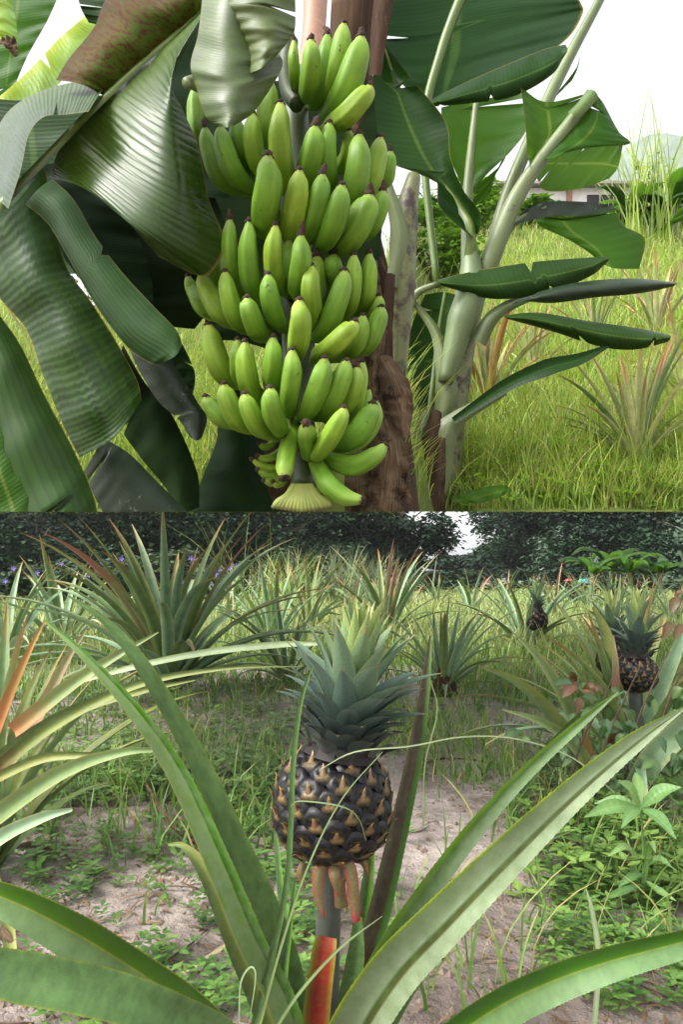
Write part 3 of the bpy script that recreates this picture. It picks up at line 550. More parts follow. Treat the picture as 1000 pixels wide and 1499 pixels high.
# ------------------------------------------------------------------ the younger banana plant beside it
yp = thing('banana_plant', 'young banana plant with broad green leaves standing in grass beside the bunch', 'banana plant', P(640, 745, 2.62))
Y = lambda rows, d, mat, **k: patch('leaf', rows, d, M[mat], yp, **{**dict(tears=2, nv=54), **k})
tube_px('pseudostem', [(632, 790, 2.62), (640, 700, 2.62), (656, 600, 2.6), (676, 500, 2.58), (694, 430, 2.55), (705, 390, 2.52)], [72, 62, 56, 44, 36, 22], M['stem_br'], yp, 16, 40, clip=True, shape=stem_shape)
tube_px('leaf_sheath', [(652, 560, 2.5), (676, 470, 2.47), (690, 420, 2.46), (686, 340, 2.46)], [22, 44, 42, 14], M['petiole'], yp, 12, 24)
leaf_px('leaf_sheath', [(636, 720, 2.5), (650, 640, 2.48), (672, 610, 2.48), (740, 572, 2.48)], [40, 40, 24, 12], M['petiole'], yp, cup=-.5)
leaf_px('leaf_sheath', [(640, 640, 2.54), (655, 570, 2.5), (640, 490, 2.5), (605, 440, 2.5)], [20, 34, 16, 8], M['petiole'], yp, cup=-.5)
leaf_px('leaf_sheath', [(606, 720, 2.5), (612, 660, 2.5), (622, 600, 2.5)], [20, 22, 10], M['petiole'], yp, cup=-.5, clip=True)
for pts, wd in (([(640, 600, 2.5), (630, 660, 2.46), (632, 720, 2.46), (640, 790, 2.46)], [16, 34, 40, 44]), ([(648, 640, 2.47), (640, 700, 2.44), (620, 790, 2.44)], [10, 26, 50])):
    leaf_px('dry_sheath', pts, wd, M['dry_dark'], yp, cup=-.5, wave=.25, clip=True, nu=10)
tube_px('petiole', [(705, 420, 2.5), (722, 370, 2.47), (756, 290, 2.44), (800, 225, 2.42), (868, 140, 2.4)], [30, 30, 25, 20, 19], M['petiole'], yp, 10, 24)
tube_px('petiole', [(712, 400, 2.56), (738, 300, 2.58), (770, 220, 2.6), (820, 110, 2.62), (884, -10, 2.62)], [20, 20, 20, 18, 13], M['petiole'], yp, 10, 24)
tube_px('petiole', [(684, 420, 2.6), (684, 300, 2.62), (690, 220, 2.62), (697, 148, 2.62)], [18, 16, 13, 8], M['petiole'], yp, 10, 20)
tube_px('petiole', [(640, 420, 2.6), (620, 200, 2.62), (645, 80, 2.6), (682, -20, 2.58)], [10, 12, 15, 16], M['midrib'], yp, 10, 20)
Y([[(566, -30), (640, -40), (720, -40), (830, -40)], [(556, 40), (625, 35), (720, 10), (848, 0)], [(558, 78), (620, 88), (720, 60), (852, 24)], [(575, 108), (622, 124), (700, 96), (818, 68)], [(606, 142), (630, 152), (668, 140), (720, 118)]], 2.62, 'bl_deep', bulge=.08)
Y([[(625, 150), (628, 153), (634, 157)], [(680, 122), (685, 138), (690, 152)], [(750, 92), (752, 118), (752, 142)], [(800, 72), (808, 94), (806, 112)], [(828, 66), (831, 74), (826, 84)]], 2.42, 'bl_deep', bulge=-.03)
r3 = Y([[(558, 64), (562, 66), (566, 70)], [(546, 110), (580, 130), (606, 120)], [(534, 180), (602, 190), (652, 178)], [(545, 232), (630, 245), (660, 232)], [(632, 256), (668, 290), (678, 278)], [(644, 304), (688, 325), (703, 312)], [(690, 348), (698, 345), (702, 338)]], 2.38, 'bl_deep', bulge=.05)
leaf_px('midrib', [(562, 66, 2.42), (592, 150, 2.44), (632, 240, 2.44), (672, 300, 2.42), (690, 335, 2.4), (686, 400, 2.45)], [5, 8, 10, 12, 14, 18], M['midrib'], yp, cup=-.6)
Y([[(646, 158), (690, 148), (764, 138)], [(648, 200), (692, 195), (773, 184)], [(662, 240), (690, 235), (750, 220)], [(675, 270), (687, 268), (715, 254)], [(682, 284), (685, 285), (692, 280)]], 2.64, 'bl_mid', bulge=.05)
Y([[(700, 270), (735, 240), (742, 222)], [(690, 300), (716, 272), (728, 250)], [(684, 306), (700, 300), (716, 290)]], 2.68, 'bl_mid')
Y([[(762, 128), (800, 150), (866, 136)], [(768, 170), (805, 195), (868, 145)], [(772, 220), (790, 220), (850, 165)], [(776, 245), (778, 245), (790, 228)]], 2.4, 'bl_mid', bulge=.04)
Y([[(868, 136), (876, 142), (884, 152)], [(842, 170), (872, 180), (905, 192)], [(812, 205), (850, 208), (920, 212)], [(790, 232), (810, 232), (840, 215)]], 2.42, 'bl_mid', bulge=-.03)
Y([[(786, 262), (800, 240), (822, 212)], [(800, 280), (840, 240), (870, 206)], [(850, 277), (880, 240), (905, 208)], [(892, 262), (905, 245), (912, 214)]], 2.7, 'bl_mid')
Y([[(800, 155), (812, 140), (826, 125)], [(816, 140), (834, 118), (846, 96)], [(838, 118), (846, 100), (851, 74)]], 2.66, 'bl_mid')
leaf_px('midrib', [(870, 134, 2.36), (855, 152, 2.36), (838, 168, 2.36)], [22, 18, 16], M['midrib'], yp, cup=-.5)
Y([[(752, 330), (758, 318), (768, 308)], [(800, 318), (800, 306), (802, 296)], [(850, 316), (852, 304), (856, 296)], [(900, 308), (900, 304), (904, 302)]], 2.5, 'bl_grey')
Y([[(776, 310), (800, 312), (840, 318), (905, 304)], [(792, 332), (820, 340), (862, 340), (912, 330)], [(830, 350), (855, 360), (890, 362), (944, 350)], [(872, 376), (885, 388), (905, 394), (936, 394)]], 2.55, 'bl_mid', bulge=-.04)
leaf_px('petiole', [(712, 410, 2.5), (735, 352, 2.5), (760, 320, 2.5), (800, 302, 2.5)], [18, 14, 10, 6], M['petiole'], yp, cup=-.5)
Y([[(640, 410), (642, 414), (650, 420)], [(700, 396), (712, 418), (722, 438)], [(780, 384), (786, 408), (800, 430)], [(850, 378), (856, 392), (862, 406)], [(892, 376), (892, 379), (888, 386)]], 2.42, 'bl_deep', bulge=-.03)
tube_px('petiole', [(640, 416, 2.45), (610, 430, 2.48), (596, 460, 2.5)], [8, 12, 14], M['petiole'], yp, 8, 10)
leaf_px('petiole', [(700, 500, 2.46), (725, 460, 2.44), (770, 436, 2.42), (830, 424, 2.4)], [26, 20, 14, 8], M['petiole'], yp, cup=-.5)
Y([[(742, 448), (750, 446), (758, 440)], [(800, 424), (804, 432), (808, 444)], [(860, 412), (866, 424), (870, 436)], [(930, 408), (934, 418), (936, 430)], [(990, 414), (990, 416), (986, 420)]], 2.4, 'bl_grey', bulge=-.03)
Y([[(735, 462), (738, 464), (742, 467)], [(790, 458), (796, 470), (810, 486)], [(860, 470), (866, 486), (880, 508)], [(930, 480), (934, 496), (930, 512)], [(982, 491), (982, 495), (978, 501)]], 2.36, 'bl_deep', bulge=-.04)
leaf_px('leaf', [(664, 616, 2.46), (740, 566, 2.42), (800, 540, 2.38), (850, 526, 2.36), (898, 503, 2.34)], [10, 20, 26, 18, 3], M['bl_deep'], yp, cup=.3)
Y([[(622, 432), (650, 428), (680, 436)], [(602, 480), (642, 490), (676, 480)], [(596, 540), (636, 545), (664, 530)], [(592, 580), (630, 590), (650, 580)], [(604, 640), (622, 642), (636, 628)]], 2.58, 'bl_deep', bulge=.03)
leaf_px('midrib', [(652, 428, 2.55), (642, 490, 2.57), (634, 560, 2.57), (622, 640, 2.55)], [5, 7, 7, 6], M['midrib'], yp, cup=-.4)
Y([[(660, 730), (664, 734), (668, 736)], [(695, 716), (700, 728), (706, 736)], [(735, 710), (738, 718), (736, 726)], [(748, 715), (748, 717), (746, 720)]], 2.44, 'bl_mid')
Y([[(620, 285), (640, 292), (650, 300)], [(660, 310), (668, 316), (672, 322)]], 2.8, 'bl_grey')
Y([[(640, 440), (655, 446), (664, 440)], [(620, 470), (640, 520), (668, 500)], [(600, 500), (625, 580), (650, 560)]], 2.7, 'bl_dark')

# ------------------------------------------------------------------ generic pineapple plants of both fields
def pine_mesh(a0, a1, wd, seed, mat, nv=12, sp=0):
    rs = random.Random(seed); a0, a1 = math.radians(a0), math.radians(a1); p = [(0, 0, 0)]; x = z = y = 0; n = 10; dr = rs.uniform(-.25, .25)
    for i in range(n):
        t = (i + .5) / n; a = a0 + (a1 - a0) * t ** 1.3
        x += math.sin(a) / n; z += math.cos(a) / n; y += dr * t / n
        p.append((x, y, z))
    hint = np.array([-math.cos((a0 + a1) / 2), 0, math.sin((a0 + a1) / 2)])
    v, f, uv = ribbon_geo(p, [wd * 1.1, wd, wd * 1.02, wd * .92, wd * .72, wd * .45, wd * .04], hint, .55, 4, nv)
    me = bpy.data.meshes.new('leaf'); me.from_pydata(v.tolist(), [], f); l = me.uv_layers.new(name='UVMap')
    idx = np.zeros(len(me.loops), dtype=np.int32); me.loops.foreach_get('vertex_index', idx); l.data.foreach_set('uv', uv.astype(np.float32)[idx].ravel())
    me.polygons.foreach_set('use_smooth', np.ones(len(me.polygons), dtype=bool)); me.materials.append(mat); return me
ARCS = [(2, 14), (8, 28), (16, 46), (24, 70), (34, 92), (46, 112), (58, 128)]
PM = {}
def pmesh(k, v, mat):
    if (k, v, mat) not in PM: PM[(k, v, mat)] = pine_mesh(ARCS[k][0], ARCS[k][1], (.055, .062, .058)[v % 3], k * 10 + v, M[mat])
    return PM[(k, v, mat)]
def pineapple_plant(loc, size, n, outer, inner, label, seed, group=None, name='pineapple_plant', ks=(0, 6), lean=0):
    rs = random.Random(seed); t = thing(name, label, 'pineapple plant', loc, group)
    for i in range(n):
        q = i / max(1, n - 1); k = ks[0] + q * (ks[1] - ks[0]); k = int(min(6, max(0, round(k + rs.uniform(-.6, .6)))))
        m = inner if q < .28 and rs.random() < .75 else outer
        if isinstance(m, (list, tuple)): m = rs.choice(m)
        o = new_obj('leaf', pmesh(k, rs.randrange(3), m), t)
        s = size * (.62 + .38 * math.sin(math.pi * min(1, .25 + q * .6))) * rs.uniform(.82, 1.12)
        o.scale = (s, s, s); o.rotation_euler = (rs.uniform(-.12, .12), rs.uniform(-.1, .1), i * 2.39996 + rs.uniform(-.3, .3))
        o.location = (0.02 * size * math.cos(i * 2.4), .02 * size * math.sin(i * 2.4), .02 * size * (1 - q))
    return t
def dep(row): return EYE / ((row - 850) / 1000)      # depth where the flat field shows at this row
def field(px, row): d = dep(row); return ((px - 500) / 1000 * d, d, gz((px - 500) / 1000 * d, d))

# eyes and crowns of the fruits
def eye_mesh():
    V, UV, F, FM = [(0, 0, .0052)], [(.5, .5)], [], []
    ns, nr = 12, 5
    for i in range(1, nr + 1):
        t = i / nr
        for k in range(ns):
            a = 2 * math.pi * k / ns
            hx = 1 / max(abs(math.cos(a - h)) for h in (math.pi / 6, math.pi / 2, 5 * math.pi / 6)) * .90   # rounded hexagon
            hx = .6 * hx + .4
            r = t * hx
            z = .0046 * math.sqrt(max(0, 1 - (t * .97) ** 2.6)) - .0024 * math.exp(-((r * math.cos(a)) ** 2 * 7 + (r * math.sin(a) + .06) ** 2 * 18)) - .0016 * (t ** 6)
            V.append((r * math.cos(a) * .0138, r * math.sin(a) * .0128, z)); UV.append((.5 + .5 * r * math.cos(a), .5 + .5 * r * math.sin(a)))
    for k in range(ns): F.append((0, 1 + k, 1 + (k + 1) % ns)); FM.append(0)
    for i in range(nr - 1):
        for k in range(ns):
            a, b = 1 + i * ns + k, 1 + i * ns + (k + 1) % ns; F.append((a, a + ns, b + ns, b)); FM.append(0)
    o = len(V)                         # the bract: a small curved spike rising from below the middle
    pv, pf, puv = ribbon_geo([(0, -.0065, .0035), (0, -.0035, .0050), (0, .0, .0062), (0, .0030, .0072), (0, .0052, .0094)], [.0090, .0062, .0040, .0022, .0003], (0, .3, 1), -.5, 4, 6)
    V += [tuple(x) for x in pv]; UV += [tuple(x) for x in puv]; F += [tuple(o + i for i in f) for f in pf]; FM += [1] * len(pf)
    me = bpy.data.meshes.new('eye'); me.from_pydata(V, [], F); l = me.uv_layers.new(name='UVMap')
    idx = np.zeros(len(me.loops), dtype=np.int32); me.loops.foreach_get('vertex_index', idx); l.data.foreach_set('uv', np.array(UV, dtype=np.float32)[idx].ravel())
    me.materials.append(M['eye']); me.materials.append(M['eyebr']); me.polygons.foreach_set('material_index', np.array(FM, dtype=np.int32))
    me.polygons.foreach_set('use_smooth', np.ones(len(me.polygons), dtype=bool)); return me
EYE_ME = eye_mesh()
CL = {}
def crown_mesh(kind, mat):
    if (kind, mat) in CL: return CL[(kind, mat)]
    a0, a1, wd = [(28, 88, .86), (36, 84, .60), (42, 76, .42), (33, 58, .35), (17, 36, .30), (3, 14, .23)][kind]
    p = [(0, 0, 0)]; x = z = 0
    for i in range(8):
        a = math.radians(a0 + (a1 - a0) * ((i + .5) / 8) ** 1.4); x += math.sin(a) / 8; z += math.cos(a) / 8; p.append((x, 0, z))
    am = math.radians((a0 + a1) / 2); hint = np.array([-math.cos(am), 0, math.sin(am)])
    v, f, uv = ribbon_geo(p, [wd * .8, wd, wd * .98, wd * .84, wd * .62, wd * .36, wd * .02], hint, .32, 6, 12)
    me = bpy.data.meshes.new('crown_leaf'); me.from_pydata(v.tolist(), [], f); l = me.uv_layers.new(name='UVMap')
    idx = np.zeros(len(me.loops), dtype=np.int32); me.loops.foreach_get('vertex_index', idx); l.data.foreach_set('uv', uv.astype(np.float32)[idx].ravel())
    me.polygons.foreach_set('use_smooth', np.ones(len(me.polygons), dtype=bool)); me.materials.append(M[mat]); CL[(kind, mat)] = me; return me
def fruit(parent, centre, rx, rz, n, cn, seed, tilt=(0, 0), crown_h=1.0, spread=1.0):
    """fruit (> eye ...) and crown (> crown_leaf ...) as parts of a plant; centre in world"""
    rs = random.Random(seed); org = ORG[parent.name]
    bm = bmesh.new(); bmesh.ops.create_uvsphere(bm, u_segments=24, v_segments=16, radius=1)
    for v in bm.verts: v.co = Vector((v.co.x * rx * .955, v.co.y * rx * .955, v.co.z * rz * .955))
    me = bpy.data.meshes.new('fruit'); bm.to_mesh(me); bm.free(); me.materials.append(M['core'])
    fo = new_obj('fruit', me, parent); fo.location = Vector(centre) - org; fo.rotation_euler = (tilt[0], tilt[1], rs.uniform(0, 6)); ORG[fo.name] = Vector(centre)
    sc = rx / .0665
    for k in range(n):
        z = 1 - 2 * (k + .5) / n; z = z * .985
        a = k * 2.3999632; zz = math.copysign(abs(z) ** .92, z)
        rr = math.sqrt(max(0, 1 - abs(z) ** 2.5))
        pos = Vector((rr * math.cos(a) * rx, rr * math.sin(a) * rx, zz * rz))
        nor = Vector((math.cos(a) * rr, math.sin(a) * rr, z * 1.05)).normalized()
        up = (Vector((0, 0, 1)) - nor * nor.z); up = up.normalized() if up.length > .05 else Vector((0, 1, 0))
        x = up.cross(nor)
        m = Matrix((x, up, nor)).transposed().to_4x4(); s = sc * math.sqrt(112 / max(n, 84)) * rs.uniform(1.0, 1.12) * (.82 if abs(z) > .86 else 1)
        e = new_obj('eye', EYE_ME, fo); e.matrix_local = Matrix.Translation(pos - nor * .004 * sc) @ m @ Matrix.Scale(s, 4)
    co = bpy.data.objects.new('crown', None)
    v, f, uv = tube_geo([(0, 0, -.004 * sc), (0, 0, .02 * sc), (0, 0, .06 * sc * crown_h)], [.044 * sc, .030 * sc, .008 * sc], 12, 6)
    cm = bpy.data.meshes.new('crown'); cm.from_pydata(v.tolist(), [], f); cm.materials.append(M['core'])
    co = new_obj('crown', cm, parent)
    top = Vector(centre) + Matrix.Rotation(tilt[1], 3, 'Y') @ Vector((0, 0, rz * .93)); co.location = top - org; co.rotation_euler = (tilt[0], tilt[1], 0); ORG[co.name] = top
    for i in range(cn):
        q = i / (cn - 1); k = min(5, int(q * 6.2 + rs.uniform(-.3, .3))); k = max(0, k)
        ln = np.interp(q, [0, .2, .4, .62, .85, 1], [.026, .042, .066, .098, .112, .098]) * sc * crown_h * rs.uniform(.9, 1.1)
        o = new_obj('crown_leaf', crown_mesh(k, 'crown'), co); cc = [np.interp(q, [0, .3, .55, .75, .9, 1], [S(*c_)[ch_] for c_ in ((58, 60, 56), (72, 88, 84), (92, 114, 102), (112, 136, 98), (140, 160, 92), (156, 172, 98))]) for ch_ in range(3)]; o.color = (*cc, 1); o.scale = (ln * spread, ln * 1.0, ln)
        r0 = np.interp(q, [0, .3, 1], [.046, .030, .006]) * sc; a = i * 2.39996
        o.location = (r0 * math.cos(a), r0 * math.sin(a), np.interp(q, [0, .5, 1], [0, .040, .088]) * sc * crown_h)
        o.rotation_euler = (rs.uniform(-.1, .1), rs.uniform(-.12, .12), a)
    return fo, co

# ------------------------------------------------------------------ the main pineapple
mpn = thing('pineapple_plant', 'pineapple plant with a dark spiny fruit held up among long arching leaves', 'pineapple plant', (-.03, .80, gz(-.03, .8)))
FC = P(487, 1176, .76)
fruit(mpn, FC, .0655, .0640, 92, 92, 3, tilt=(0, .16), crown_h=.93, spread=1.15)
tube_px('stem', [(485, 1250, .77), (482, 1320, .77), (478, 1420, .785), (474, 1560, .8), (470, 1680, .81)], [52, 36, 38, 44, 50], M['stem'], mpn, 12, 20)
ML = lambda pts, wd, mat, **k: leaf_px('leaf', pts, wd, M[mat], mpn, **{**dict(nv=170, nu=8, spine=.0006, cup=.5), **k})
ML([(66, 908, .62), (125, 960, .62), (200, 1042, .63), (262, 1132, .645), (322, 1262, .67), (368, 1372, .70), (420, 1480, .74), (455, 1640, .78)], [2, 12, 22, 30, 37, 40, 42, 40], 'p_left', flip=True, roll=-16, hint=(.3, -1, .2))
ML([(100, 872, .70), (156, 912, .70), (216, 986, .70), (292, 1120, .715), (350, 1245, .73), (396, 1345, .75), (430, 1450, .77), (458, 1640, .79)], [2, 12, 22, 30, 35, 37, 35, 34], 'p_pale', roll=10, hint=(.2, -1, .2))
ML([(1002, 1036, .58), (930, 1085, .59), (840, 1160, .60), (745, 1250, .62), (650, 1345, .645), (570, 1430, .67), (510, 1530, .70), (480, 1640, .74)], [3, 26, 40, 53, 65, 72, 77, 69], 'p_wide', flip=True, roll=0, hint=(-.1, -1, .35), cup=.3)
ML([(905, 1012, .80), (850, 1058, .80), (770, 1130, .79), (690, 1218, .78), (620, 1310, .775), (560, 1400, .775), (515, 1500, .78), (485, 1640, .79)], [2, 13, 20, 27, 32, 35, 34, 30], 'p_dark', flip=True, roll=6, hint=(0, -1, .3))
ML([(1060, 1362, .56), (980, 1384, .56), (890, 1408, .56), (800, 1440, .575), (720, 1480, .6), (640, 1540, .63), (540, 1640, .7)], [26, 38, 46, 52, 56, 56, 50], 'p_low', flip=True, roll=8, hint=(0, -1, .5))
ML([(-60, 1290, .60), (30, 1325, .6), (120, 1372, .61), (210, 1428, .63), (290, 1482, .65), (370, 1560, .69), (440, 1640, .75)], [30, 50, 62, 60, 52, 46, 40], 'p_low', roll=-6, hint=(0, -1, .5))
ML([(-60, 1410, .52), (40, 1430, .525), (150, 1452, .535), (250, 1484, .55), (340, 1530, .59), (430, 1620, .68)], [56, 66, 64, 58, 52, 44], 'p_pale', roll=4, hint=(0, -1, .5), cup=.35)
ML([(630, 930, .86), (622, 1000, .85), (606, 1100, .84), (582, 1210, .83), (556, 1320, .82), (528, 1430, .815), (495, 1600, .81)], [3, 14, 24, 30, 34, 36, 36], 'p_purple', flip=True, roll=14, hint=(0, -1, .1))
ML([(458, 974, .66), (440, 1030, .665), (430, 1110, .67), (426, 1200, .675), (420, 1290, .68), (400, 1390, .70), (372, 1500, .74)], [2, 7, 8, 8, 9, 10, 11], 'p_pale', roll=0, cup=.4, spine=0)
ML([(246, 1236, .80), (268, 1238, .79), (296, 1268, .785), (322, 1320, .785), (350, 1390, .785), (385, 1470, .79), (430, 1600, .80)], [2, 8, 20, 28, 32, 36, 36], 'p_yellow', roll=20)
ML([(835, 1216, .86), (780, 1236, .86), (720, 1280, .85), (660, 1345, .84), (600, 1430, .83), (540, 1540, .82)], [2, 12, 20, 26, 30, 30], 'p_pale', roll=10)
ML([(478, 1370, .705), (474, 1394, .70), (468, 1440, .70), (462, 1500, .715), (455, 1620, .74)], [30, 36, 38, 40, 40], 'p_red', cup=.35, spine=0)
ML([(548, 1180, .88), (540, 1260, .86), (528, 1350, .84), (515, 1450, .83), (490, 1600, .82)], [4, 14, 24, 30, 30], 'p_dark', roll=20)
ML([(402, 1180, .92), (410, 1280, .9), (425, 1380, .88), (445, 1480, .85), (470, 1600, .82)], [3, 10, 18, 24, 26], 'p_dark', roll=-20)
ML([(432, 1290, .72), (424, 1360, .73), (415, 1430, .745), (412, 1520, .76)], [3, 9, 14, 16], 'p_dark', roll=-10)
ML([(524, 1340, .74), (520, 1400, .745), (506, 1480, .755), (490, 1600, .77)], [12, 26, 30, 30], 'p_pale', roll=0)
for pts, wd in (([(478, 1258, .72), (466, 1278, .715), (466, 1310, .715), (474, 1342, .72)], [14, 18, 15, 3]), ([(500, 1260, .72), (512, 1272, .715), (518, 1310, .715), (522, 1350, .72)], [16, 20, 17, 12]),
                ([(520, 1256, .74), (532, 1262, .74), (540, 1284, .74)], [12, 12, 2]), ([(446, 1262, .74), (440, 1280, .735), (446, 1300, .735)], [12, 14, 3]), ([(488, 1262, .72), (490, 1285, .71), (494, 1312, .715)], [18, 16, 2]),
                ([(500, 1330, .75), (498, 1300, .745), (508, 1280, .745)], [20, 16, 2])):
    leaf_px('bract', pts, wd, M['bract'], mpn, cup=-.5, nv=14)

# ------------------------------------------------------------------ other pineapples of the lower field
big = pineapple_plant(field(248, 1016), 1.12, 64, ['g_blue', 'g_blue', 'g_green'], ['g_green', 'g_pink', 'g_green', 'g_green'], 'big bushy pineapple plant with arching grey leaves and a pink heart', 11, ks=(1.6, 5.6))
lb = pineapple_plant(field(-20, 1280), .60, 26, ['g_green', 'p_yellow', 'g_green'], ['g_green', 'p_yellow'], 'olive pineapple plant with orange red young leaves beside the mud', 12, ks=(.5, 5))
pineapple_plant(field(565, 945), 1.05, 30, ['g_green', 'g_blue'], ['g_pink', 'g_green'], 'pineapple plant with upright pink tipped leaves behind the crowned fruit', 13, ks=(.8, 5.4))
s1 = pineapple_plant(field(650, 1016), .62, 30, ['g_blue', 'g_blue', 'g_green'], ['g_blue', 'g_green'], 'small grey green pineapple plant on a dark stump of old leaves', 14, ks=(1, 6))
for k, (dx, dz, r0) in enumerate(((0, 0, .05), (.04, .0, .04), (-.05, 0, .04))):
    b = field(650, 1016); tube('old_leaf_base', [(b[0] + dx, b[1] - .02, -.02), (b[0] + dx * .6, b[1] - .03, .06), (b[0] + dx * .3, b[1] - .02, .15)], [r0, r0 * .9, r0 * .4], M['dry_dark'], s1, 8, 8)
p3 = pineapple_plant(field(770, 962), .82, 24, ['g_blue', 'g_green'], ['g_blue'], 'pineapple plant carrying a small dark fruit far out in the grass', 15, ks=(2, 5))
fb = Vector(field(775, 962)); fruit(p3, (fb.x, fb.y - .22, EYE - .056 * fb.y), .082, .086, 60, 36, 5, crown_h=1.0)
tube('stem', [(fb.x, fb.y - .02, 0), (fb.x, fb.y - .22, EYE - .07 * fb.y)], [.03, .018], M['stem'], p3, 8, 6)
p4 = pineapple_plant(field(930, 1160), .62, 34, ['g_green', 'g_green', 'g_blue'], ['g_green', 'p_yellow'], 'pineapple plant with two dark fruits rising out of leafy vines', 16, ks=(1.4, 5.6))
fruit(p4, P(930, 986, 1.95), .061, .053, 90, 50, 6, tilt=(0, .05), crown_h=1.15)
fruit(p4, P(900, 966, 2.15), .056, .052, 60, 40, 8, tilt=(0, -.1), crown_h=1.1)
tube('stem', [P(930, 1160, 2.0), P(932, 1080, 1.98), P(930, 1005, 1.95)], [.03, .022, .018], M['stem'], p4, 8, 8)
tube('stem', [P(910, 1140, 2.1), P(904, 1060, 2.12), P(900, 985, 2.15)], [.03, .02, .018], M['stem'], p4, 8, 8)
for pts, wd, mt in (([(700, 974, 1.75), (760, 1000, 1.75), (820, 1060, 1.78), (870, 1140, 1.85)], [2, 14, 22, 24], 'p_yellow'), ([(750, 925, 1.8), (790, 965, 1.8), (830, 1030, 1.85), (860, 1110, 1.9)], [2, 12, 20, 22], 'g_green'),
                    ([(735, 1038, 1.7), (790, 1055, 1.7), (840, 1090, 1.75), (880, 1150, 1.8)], [2, 10, 18, 20], 'g_green'), ([(868, 888, 1.9), (886, 930, 1.9), (892, 1000, 1.9), (890, 1090, 1.95)], [4, 18, 24, 24], 'p_yellow'),
                    ([(915, 1010, 1.6), (860, 1040, 1.62), (800, 1100, 1.66), (760, 1160, 1.72)], [2, 12, 16, 16], 'p_pale'), ([(1010, 900, 1.9), (985, 960, 1.9), (955, 1030, 1.95), (930, 1110, 2.0)], [3, 20, 26, 26], 'g_blue'),
                    ([(1040, 1010, 1.6), (1000, 1060, 1.65), (950, 1110, 1.7), (915, 1170, 1.8)], [20, 36, 40, 36], 'g_blue'), ([(898, 930, 1.85), (900, 970, 1.85), (900, 1020, 1.9)], [2, 10, 14], 'g_pink')):
    leaf_px('leaf', pts, wd, M[mt], p4, cup=.5, nv=24)
bb = 0
for px, row, sz, seed, o_, i_, lb_ in ((90, 960, 1.0, 21, ['g_blue'], ['g_green'], 'grey pineapple plant half hidden behind the big bushy one'), (10, 975, .9, 22, ['g_blue'], ['g_blue', 'g_green'], 'grey pineapple plant by the dark undergrowth'),
                                       (450, 935, .95, 23, ['g_blue', 'g_green'], ['g_pink', 'g_green'], 'pineapple plant between the bushy plant and the crowned fruit'), (400, 960, .9, 24, ['g_blue'], ['g_green'], 'grey pineapple plant touching the big bushy one'),
                                       (420, 1000, .6, 31, ['g_blue', 'g_green'], ['g_blue'], 'low grey pineapple plant near the bare mud path')):
    pineapple_plant(field(px, row), sz, 22, o_, i_, lb_, seed, ks=(1.2, 5.6))
for k, (px, row) in enumerate(((690, 905), (740, 892), (812, 908), (862, 896), (905, 906), (952, 896), (985, 915), (640, 890), (600, 896), (520, 893), (850, 884), (780, 882), (930, 884), (330, 915))):
    pineapple_plant(field(px, row), .95, 14, ['g_blue', 'g_green'], ['g_pink', 'g_green'], 'distant pineapple plant in the grassy field', 40 + k, group='distant pineapple plants', ks=(1.3, 5.2))
for k, (px, row, fr_) in enumerate(((840, 893, 874), (895, 896, 874))):
    b = Vector(field(px, row)); t = pineapple_plant(b, .9, 14, ['g_blue', 'g_green'], ['g_green'], 'distant pineapple plant with a fruit in the grassy field', 60 + k, group='distant fruiting pineapple plants', ks=(1.3, 5.2))
    fruit(t, (b.x, b.y, EYE - (fr_ - 850) / 1000 * b.y), .1, .1, 30, 18, 9 + k)
    tube('stem', [(b.x, b.y, 0), (b.x, b.y, EYE - (fr_ - 846) / 1000 * b.y)], [.03, .02], M['stem'], t, 6, 3)
# left edge leaves of the orange hearted plant
for pts, wd, mt in (([(66, 908, 1.0), (40, 960, 1.0), (10, 1030, 1.02), (-20, 1110, 1.05)], [2, 10, 16, 18], 'g_orange'), ([(126, 922, 1.1), (96, 970, 1.1), (60, 1040, 1.1), (10, 1120, 1.1)], [3, 12, 20, 22], 'g_pink'),
                    ([(286, 995, .98), (200, 1012, .98), (110, 1040, .99), (30, 1090, 1.0), (-40, 1150, 1.05)], [2, 12, 18, 24, 24], 'p_yellow'), ([(232, 925, 1.05), (170, 960, 1.05), (100, 1005, 1.05), (20, 1070, 1.05)], [2, 12, 20, 24], 'g_green'),
                    ([(445, 975, .95), (330, 978, .95), (200, 1002, .96), (80, 1060, .98), (-10, 1130, 1.0)], [1, 5, 12, 18, 20], 'p_yellow'),
                    ([(260, 1098, .92), (180, 1100, .92), (90, 1130, .94), (0, 1190, .96), (-60, 1240, 1.0)], [2, 12, 22, 28, 28], 'g_green'), ([(215, 1096, .95), (140, 1104, .96), (60, 1110, .98), (-30, 1150, 1.0)], [2, 8, 14, 16], 'p_yellow'),
                    ([(106, 1184, .95), (60, 1196, .95), (0, 1225, .96), (-50, 1270, .98)], [5, 16, 22, 24], 'g_blue')):
    leaf_px('leaf', pts, wd, M[mt], lb, cup=.5, nv=28)

